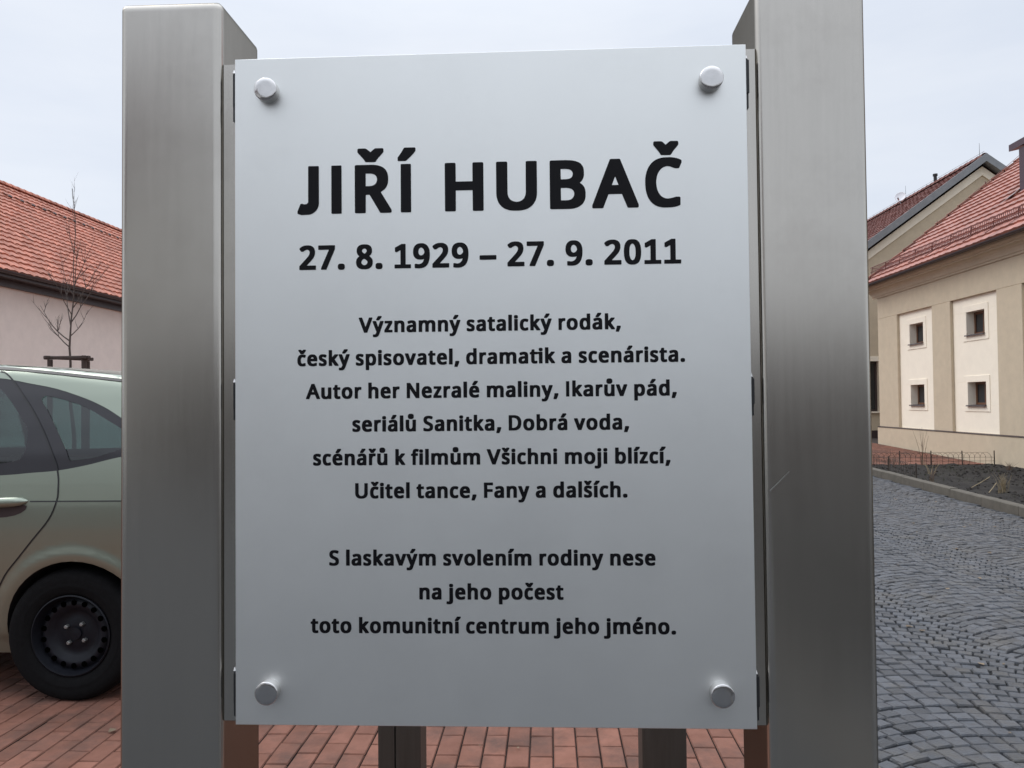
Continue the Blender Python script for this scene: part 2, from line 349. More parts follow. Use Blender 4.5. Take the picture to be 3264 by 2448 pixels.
gm = MB(); gp = [(HX+.10+.075*cos(a), HZ-.02+.075*sin(a)) for a in [pi+pi*q/8 for q in range(9)]]+[(HX+.10+.065*cos(a), HZ-.02+.065*sin(a)) for a in [2*pi-pi*q/8 for q in range(9)]]
gm.extrude(gp, HY0, HY1); gm.box(HX-.02, HX+.02, HY0, HY1, HZ-.16, HZ+.02)
shift(gm, lo).build('gutter', 'gutter', house)
so_ = MB(); so_.box(-14.15, HX-.02, HY0+.1, HY1-.1, HZ-.16, HZ-.10); so_.box(-14.15, -14.05, HY0+.3, HY1-.3, HZ-.34, HZ-.161); shift(so_, lo).build('shadowed_soffit', 'gutter', house)  # dark colour paints the eave shadow on the underside and wall top

# --- tan house on the right with recessed cream bays
FX, FY0, FY1 = 10.0, 4.2, 22.7
EX, EZ, TRX = 9.56, 4.90, 16.2; TRZ = EZ+.786*(TRX-EX)
tan_ = thing('plastered_house', 'tan plastered house with cream recessed bays and small square windows, right of the street', 'house', (10, 15, 0)); lo = tan_.location
bays = [(19.40, 21.42), (16.48, 18.48), (13.55, 15.55), (10.62, 12.62), (7.68, 9.68)]
w = MB(); ZT, ZB = 4.60, .66; BT = 3.88; D = .075
edges = sorted(bays)
ys = [FY0]+[v for bb in edges for v in bb]+[FY1]
for i in range(0, len(ys), 2): w.box(FX, FX+.30, ys[i], ys[i+1], ZB, BT)       # piers
w.box(FX, FX+.30, FY0, FY1, BT, ZT)
w.box(FX+.30, 22.4, FY1-.3, FY1, -.1, ZT); w.box(FX+.30, 22.4, FY0, FY0+.3, -.1, ZT); w.box(22.1, 22.4, FY0+.3, FY1-.3, -.1, ZT)
w.poly([(FX+.01, FY1-.02, ZT), (22.39, FY1-.02, ZT), (TRX, FY1-.02, TRZ-.1)]); w.poly([(FX+.01, FY0+.02, ZT), (22.39, FY0+.02, ZT), (TRX, FY0+.02, TRZ-.1)])
w.box(11.5, 11.6, FY0+.3, FY1-.3, -.1, ZT-.01)
wall = shift(w, lo).build('wall', 'plaster_tan', tan_, bevel=.008, segs=1)
pl = MB(); pl.extrude([(9.955, -.3), (FX+.30, -.3), (FX+.30, .655), (FX-.002, .655), (9.99, .665), (9.955, .652)], FY0, FY1+.045); shift(pl, lo).build('plinth', 'plaster_tan', tan_)
pf = MB(); pf.extrude([(9.945, .660), (9.945, .668), (9.997, .690), (9.997, .668)], FY0, FY1+.05); shift(pf, lo).build('plinth_shadow_strip', 'gutter', tan_)  # dark strip painting the shadow line where plinth meets wall
def frame_x(mb, x, y0, y1, z0, z1, b, th):
    """a raised square border lying on plane x (towards -x)"""
    mb.box(x-th, x, y0-b, y1+b, z1, z1+b); mb.box(x-th, x, y0-b, y1+b, z0-b, z0); mb.box(x-th, x, y0-b, y0, z0, z1); mb.box(x-th, x, y1, y1+b, z0, z1)
for (a, bb) in bays:
    ym = (a+bb)/2; oy0, oy1 = ym-.40, ym+.38; px = FX+D; dp = .24
    zs_ = [(1.33, 1.87), (2.99, 3.53)]
    m_ = MB(); zz = [ZB]+[v for q in zs_ for v in q]+[BT]
    for i in range(0, 6, 2): m_.box(px, px+.20, a, bb, zz[i], zz[i+1])
    for (z0, z1) in zs_:
        m_.box(px, px+.20, a, oy0, z0, z1); m_.box(px, px+.20, oy1, bb, z0, z1)
        frame_x(m_, px, oy0, oy1, z0, z1, .150, .015)
    shift(m_, lo).build('wall_panel', 'plaster_cream', tan_, bevel=.004, segs=1)
    for (z0, z1) in zs_:
        fr = MB(); x0 = px+.17; fw = .055
        fr.box(x0, x0+.05, oy0, oy1, z0, z0+fw); fr.box(x0, x0+.05, oy0, oy1, z1-fw, z1); fr.box(x0, x0+.05, oy0, oy0+fw, z0+fw, z1-fw); fr.box(x0, x0+.05, oy1-fw, oy1, z0+fw, z1-fw)
        for e0, e1 in ((oy0+fw, oy1-fw),): fr.box(x0+.006, x0+.04, (e0+e1)/2-.02, (e0+e1)/2+.02, z0+fw, z1-fw)
        wnd = shift(fr, lo).build('window', 'wood', tan_, bevel=.004, segs=1)
        gl = MB(); gl.box(x0+.02, x0+.026, oy0+fw, oy1-fw, z0+fw, z1-fw); shift(gl, lo).build('glass', 'pane', wnd)
        s_ = MB(); s_.extrude([(px-.065, z0-.03), (px-.062, z0-.004), (x0, z0+.014), (x0, z0-.003), (px-.03, z0-.010), (px-.045, z0-.03)], oy0-.015, oy1+.015); shift(s_, lo).build('sill', 'sill', wnd)
co = MB(); co.extrude([(FX-.001, 4.50), (FX-.035, 4.50), (FX-.035, 4.545), (FX-.055, 4.555), (FX-.065, 4.60), (FX-.095, 4.655), (FX-.15, 4.70), (FX-.215, 4.72), (FX-.215, 4.755), (FX-.255, 4.765), (FX-.285, 4.80), (FX-.30, 4.85), (FX+.2, 4.85), (FX+.2, 4.61), (FX-.001, 4.61)], FY0-.1, FY1+.28)
shift(co, lo).build('cornice', 'plaster_tan', tan_)
t = MB(); roof_tiles(t, EX, EZ, TRX, TRZ, FY0-.2, FY1+.12, .335, slot=0, amp=.006, seed=5); roof_tiles(t, 2*TRX-EX, EZ, TRX, TRZ, FY0-.2, FY1+.12, .6, per=2, seed=6)
roof = shift(t, lo).build('roof', 'tile_brown', tan_, recalc=False)
shift(ridge_caps(MB(), TRX, TRZ+.05, FY0-.2, FY1+.12), lo).build('ridge_cap', 'tile_brown', roof, smooth=True)
vg = MB(); q0, q1 = Vector((EX-.02, 0, EZ-.03)), Vector((TRX, 0, TRZ-.01)); nrm = Vector((-.618, 0, .786))
for s0 in range(20):                                 # verge tiles up the gable edge
    a, c_ = q0.lerp(q1, s0/20), q0.lerp(q1, (s0+1.08)/20); i = len(vg.v)
    pts = [a-nrm*.10, a+nrm*.085, c_+nrm*.055, c_-nrm*.13]
    for yy in (FY1+.10, FY1+.16): vg.v += [(p_.x, yy, p_.z) for p_ in pts]
    for f in ((3, 2, 1, 0), (4, 5, 6, 7), (0, 1, 5, 4), (1, 2, 6, 5), (2, 3, 7, 6), (3, 0, 4, 7)): vg.f.append(tuple(i+k for k in f)); vg.t.append(rnd.random())
shift(vg, lo).build('verge', 'tile_brown', roof)
gu = MB(); gx, gz = EX-.005, EZ-.03
gu.extrude([(gx+.055*cos(a), gz+.055*sin(a)) for a in [pi+pi*q/8 for q in range(9)]]+[(gx+.047*cos(a), gz+.047*sin(a)) for a in [2*pi-pi*q/8 for q in range(9)]], FY0-.2, FY1+.2); gu.box(gx+.075, FX+.1, FY0-.1, FY1+.25, 4.851, 4.875)
shift(gu, lo).build('gutter', 'gutter', tan_)
sg = MB()
def rp_(d, h): return (EX+.786*d, EZ+.618*d+h)
for h in (-.02, .12, .255):
    x, z = rp_(.56, h); sg.box(x-.007, x+.007, FY0, FY1+.45, z-.009, z+.009)
y = FY0
while y < FY1+.45:
    x, z = rp_(.56, .05); sg.box(x-.004, x+.004, y-.007, y+.007, z-.05, z+.2); y += .075
y = FY1+.30
while y > FY0:
    x, z = rp_(.56, .02); sg.tube([(x, y, z+.23), (x-.02, y, z), (x-.20, y, z-.12)], .014, 5); sg.tube([(x, y, z+.2), (x+.22, y, z+.18)], .010, 5); y -= .93
shift(sg, lo).build('snow_guard', 'redmetal', roof)
lc = MB(); P0, P1 = Vector((EX+.25, FY1+.15, EZ+.18)), Vector((TRX, FY1+.15, TRZ+.20))
lc.tube([P0.lerp(P1, q/12)+Vector((0, 0, -.02*sin(q*pi/3)**2)) for q in range(13)], .007, 5)
for q in (1.2, 3.9, 6.6, 9.3): c_ = P0.lerp(P1, q/12); lc.tube([c_+Vector((0, 0, .05)), c_-Vector((0, 0, .12))], .014, 5)
shift(lc, lo).build('lightning_conductor', 'redmetal', roof)
dm = MB(); zb = lambda x: EZ+.786*(x-EX)
i = len(dm.v)
dm.grid([[(11.50, yy, zb(11.50)-.05), (11.50, yy, 7.50), (14.2, yy, 7.9), (14.2, yy, zb(14.2)-.05)] for yy in (14.9, 18.06)], True); dm.poly([(11.50, 18.06, zb(11.50)-.05), (11.50, 18.06, 7.5), (14.2, 18.06, 7.9), (14.2, 18.06, zb(14.2)-.05)]); dm.poly([(11.50, 14.9, zb(11.50)-.05), (11.50, 14.9, 7.5), (14.2, 14.9, 7.9), (14.2, 14.9, zb(14.2)-.05)])
M['maroon'] = mat('maroon_sheet_metal', (.060, .030, .042), .4, .2, .12, 4)
dr = shift(dm, lo).build('dormer', 'maroon', roof)
dm = MB(); dm.extrude([(11.46, 7.53), (11.46, 7.69), (14.6, 8.35), (14.6, 8.19)], 14.45, 18.40); shift(dm, lo).build('dormer_roof', 'maroon', roof)
fl = MB(); fl.grid([[(11.1, 18.35, zb(11.1)+.05), (13.5, 18.35, zb(13.5)+.05)], [(11.3, 18.065, zb(11.3)+.10), (13.6, 18.065, zb(13.6)+.16)]]); shift(fl, lo).build('flashing', 'zinc', roof)

# --- gabled house beyond, its end wall facing the street
GX, GY, GZ = 15.1, 26.0, 9.74; SLP = .73; GH = 5.5
gab = thing('gabled_house', 'tall gabled house with a cream band under its grey verge, behind the tan house', 'house', (GX, 30, 0)); lo = gab.location
w = MB(); zl = GZ-.35-SLP*GH
wy = GY+.30; wx0, wx1 = GX-GH, GX+GH; dwx0, dwx1, dz0, dz1 = 9.9, 11.47, 1.07, 2.80
w.tri_loops([[(wx0, -.2), (wx1, -.2), (wx1, zl), (GX, GZ-.35), (wx0, zl)], [(dwx0, dz0), (dwx0, dz1), (dwx1, dz1), (dwx1, dz0)]], lambda x, z: (x, wy, z))
w.box(wx0, wx0+.3, wy+.001, 48, -.2, zl); w.box(wx1-.3, wx1, wy+.001, 48, -.2, zl); w.box(wx0+.3, wx1-.3, 47.7, 48, -.2, zl); w.box(wx0+.3, wx1-.3, wy+.4, wy+.5, -.2, zl-.1)
for (y0, y1, x0, x1, z0, z1) in ((wy, wy+.2, dwx1, dwx1+.01, dz0, dz1), (wy, wy+.2, dwx0-.01, dwx0, dz0, dz1), (wy, wy+.2, dwx0, dwx1, dz1, dz1+.01)): w.box(x0, x1, y0+.001, y1, z0, z1)
shift(w, lo).build('wall', 'plaster_tan', gab)
bd = MB()
for sgn in (-1, 1):
    pts = [(0, -.28), (GH+.3, -.28-SLP*(GH+.3)), (GH+.3, -.58-SLP*(GH+.3)), (0, -.58)]
    pts = [(GX+sgn*x, GZ+z) for x, z in pts]; i = len(bd.v)
    for yy in (wy-.05, wy-.002): bd.v += [(x, yy, z) for x, z in pts]
    for f in ((0, 1, 2, 3), (4, 5, 6, 7), (0, 1, 5, 4), (1, 2, 6, 5), (2, 3, 7, 6)): bd.f.append(tuple(i+k for k in f)); bd.t.append(.5)
shift(bd, lo).build('gable_band', 'plaster_cream', gab)
t = MB(); roof_tiles(t, GX-GH-.45, GZ-SLP*(GH+.45), GX, GZ, GY+.05, 48.3, .335, slot=0, per=4, amp=.006, seed=8); roof_tiles(t, GX+GH+.45, GZ-SLP*(GH+.45), GX, GZ, GY+.05, 48.3, .335, slot=0, per=3, seed=9)
roof = shift(t, lo).build('roof', 'tile_dark', gab, recalc=False)
shift(ridge_caps(MB(), GX, GZ+.05, GY+.05, 48.2), lo).build('ridge_cap', 'tile_dark', roof, smooth=True)
vg = MB()
for sgn in (-1, 1):
    pts = [(0, .10), (GH+.5, .10-SLP*(GH+.5)), (GH+.5, -.17-SLP*(GH+.5)), (0, -.17)]; i = len(vg.v)
    for yy in (GY-.03, GY+.045): vg.v += [(GX+sgn*x, yy, GZ+z) for x, z in pts]
    for f in ((0, 1, 2, 3), (4, 5, 6, 7), (0, 1, 5, 4), (1, 2, 6, 5), (2, 3, 7, 6)): vg.f.append(tuple(i+k for k in f)); vg.t.append(.5)
    i = len(vg.v); pts = [(0, -.17), (GH+.5, -.17-SLP*(GH+.5))]          # boarded underside back to the wall
    for yy in (GY+.045, wy): vg.v += [(GX+sgn*x, yy, GZ+z) for x, z in pts]
    vg.f.append((i, i+1, i+3, i+2)); vg.t.append(.5)
shift(vg, lo).build('verge', 'zinc', gab)
pl = MB(); pl.box(wx0, wx1, wy-.03, wy-.001, -.2, .42); shift(pl, lo).build('plinth', 'gutter', gab)
fr = MB(); x0, x1 = dwx0, dwx1
for a in ((x0, x1, dz0, dz0+.07), (x0, x1, dz1-.07, dz1), (x0, x0+.07, dz0+.07, dz1-.07), (x1-.07, x1, dz0+.07, dz1-.07), ((x0+x1)/2-.04, (x0+x1)/2+.04, dz0+.07, dz1-.07)): fr.box(a[0], a[1], wy+.12, wy+.18, a[2], a[3])
wnd = shift(fr, lo).build('window', 'gutter', gab)
gl = MB(); gl.box(x0+.07, x1-.07, wy+.15, wy+.156, dz0+.07, dz1-.07); shift(gl, lo).build('glass', 'pane', wnd)
s_ = MB(); s_.box(x0-.05, x1+.05, wy-.06, wy+.1, dz0-.05, dz0-.001); shift(s_, lo).build('sill', 'plaster_cream', wnd)
s_ = MB(); s_.box(x0-.06, x1+.06, wy-.03, wy-.001, dz1+.001, dz1+.17); shift(s_, lo).build('lintel', 'plaster_cream', wnd)
vp = MB(); vp.lathe([(0, .06), (.28, .06), (.28, .085), (.36, .085), (.36, 0)], (GX-.05, 29.4, GZ+.02), (0, 0, 1), 12); shift(vp, lo).build('vent_pipe', 'black', roof)
lr = MB()
for yy, h in ((26.4, .48), (32.0, .55)): lr.tube([(GX, yy, GZ+.1), (GX, yy, GZ+.1+h)], [.012, .005], 5)
y = GY+.2
while y < 47: lr.tube([(GX, y, GZ+.11), (GX, y, GZ+.2)], .008, 4); y += 1.0
lr.tube([(GX, GY+.1, GZ+.2), (GX, 47, GZ+.2)], .006, 4); shift(lr, lo).build('lightning_conductor', 'zinc', roof)
# satellite dish on the ridge
sdh = thing('satellite_dish', 'small grey satellite dish mounted on the ridge of the gabled house', 'satellite dish', (GX-.25, 32.0, GZ)); lo = sdh.location
dsh = MB(); ax = Vector((-.55, -.75, .35)).normalized(); dsh.lathe([(.07, 0), (.072, .07), (.08, .14), (.095, .19), (.105, .215), (.10, .22), (.085, .19), (.07, .14), (.062, .07), (.06, 0)], Vector((GX-.25, 31.9, GZ+.12)), ax, 24)
shift(dsh, lo).build('dish', 'dish', sdh, smooth=True, merge=.0005)
ar = MB(); o_ = Vector((GX-.25, 31.9, GZ+.12)); ar.tube([o_+Vector((0, 0, -.30)), o_+Vector((0, 0, -.32))+ax*.45], .012, 5); ar.lathe([(-.06, .03), (.06, .035), (.06, 0)], o_+Vector((0, 0, -.30))+ax*.47, -ax, 10); shift(ar, lo).build('feed_arm', 'dish', sdh)
mp_ = MB(); mp_.tube([(GX-.22, 32.0, GZ-.25), (GX-.22, 32.0, GZ+.2), (GX-.25, 31.92, GZ+.22)], .02, 6); shift(mp_, lo).build('mast', 'zinc', sdh)

# --- house across the road, behind the photographer: only its reflection reaches the picture
M['plaster_dim'] = mat('grey_brown_plaster', (.085, .070, .062), .9, 0, .1, 3, bump=.2, bscale=60)
opp = thing('roadside_house', 'low grey-brown house with a red roof across the road, mirrored dimly in the steel posts', 'house', (0, -16, 0)); lo = opp.location
w = MB(); w.box(-26, 24, -24, -16, -.1, 2.2); shift(w, lo).build('wall', 'plaster_dim', opp)
w = MB()
i = len(w.v); w.v += [(-26.4, -15.5, 2.2), (24.4, -15.5, 2.2), (24.4, -20, 3.4), (-26.4, -20, 3.4), (-26.4, -24.5, 2.2), (24.4, -24.5, 2.2)]
for f in ((0, 1, 2, 3), (3, 2, 5, 4), (0, 3, 4), (1, 5, 2)): w.f.append(f); w.t.append(.5)
shift(w, lo).build('roof', 'plaster_dim', opp)

opp2 = thing('tall_roadside_house', 'tall brown house with steep maroon roof across the road, reflected in the left post', 'house', (-14, -18, 0)); lo = opp2.location
w = MB(); w.box(-24, -9.9, -26, -15.4, 0, 6.6); w.poly([(-9.9, -15.4, 6.6), (-9.9, -26, 6.6), (-9.9, -20.5, 10.5)]); shift(w, lo).build('wall', mat('pale_grey_plaster', (.74, .73, .70), .9, 0, .05, 3), opp2)
w = MB(); i = len(w.v); w.v += [(-24.4, -14.9, 6.5), (-9.6, -14.9, 6.5), (-9.6, -20.5, 11.0), (-24.4, -20.5, 11.0), (-24.4, -26.4, 6.5), (-9.6, -26.4, 6.5)]
for f in ((0, 1, 2, 3), (3, 2, 5, 4)): w.f.append(f); w.t.append(.5)
shift(w, lo).build('roof', mat('weathered_maroon_tile', (.050, .018, .020), .9, 0, .2, 2, spec=.1), opp2)
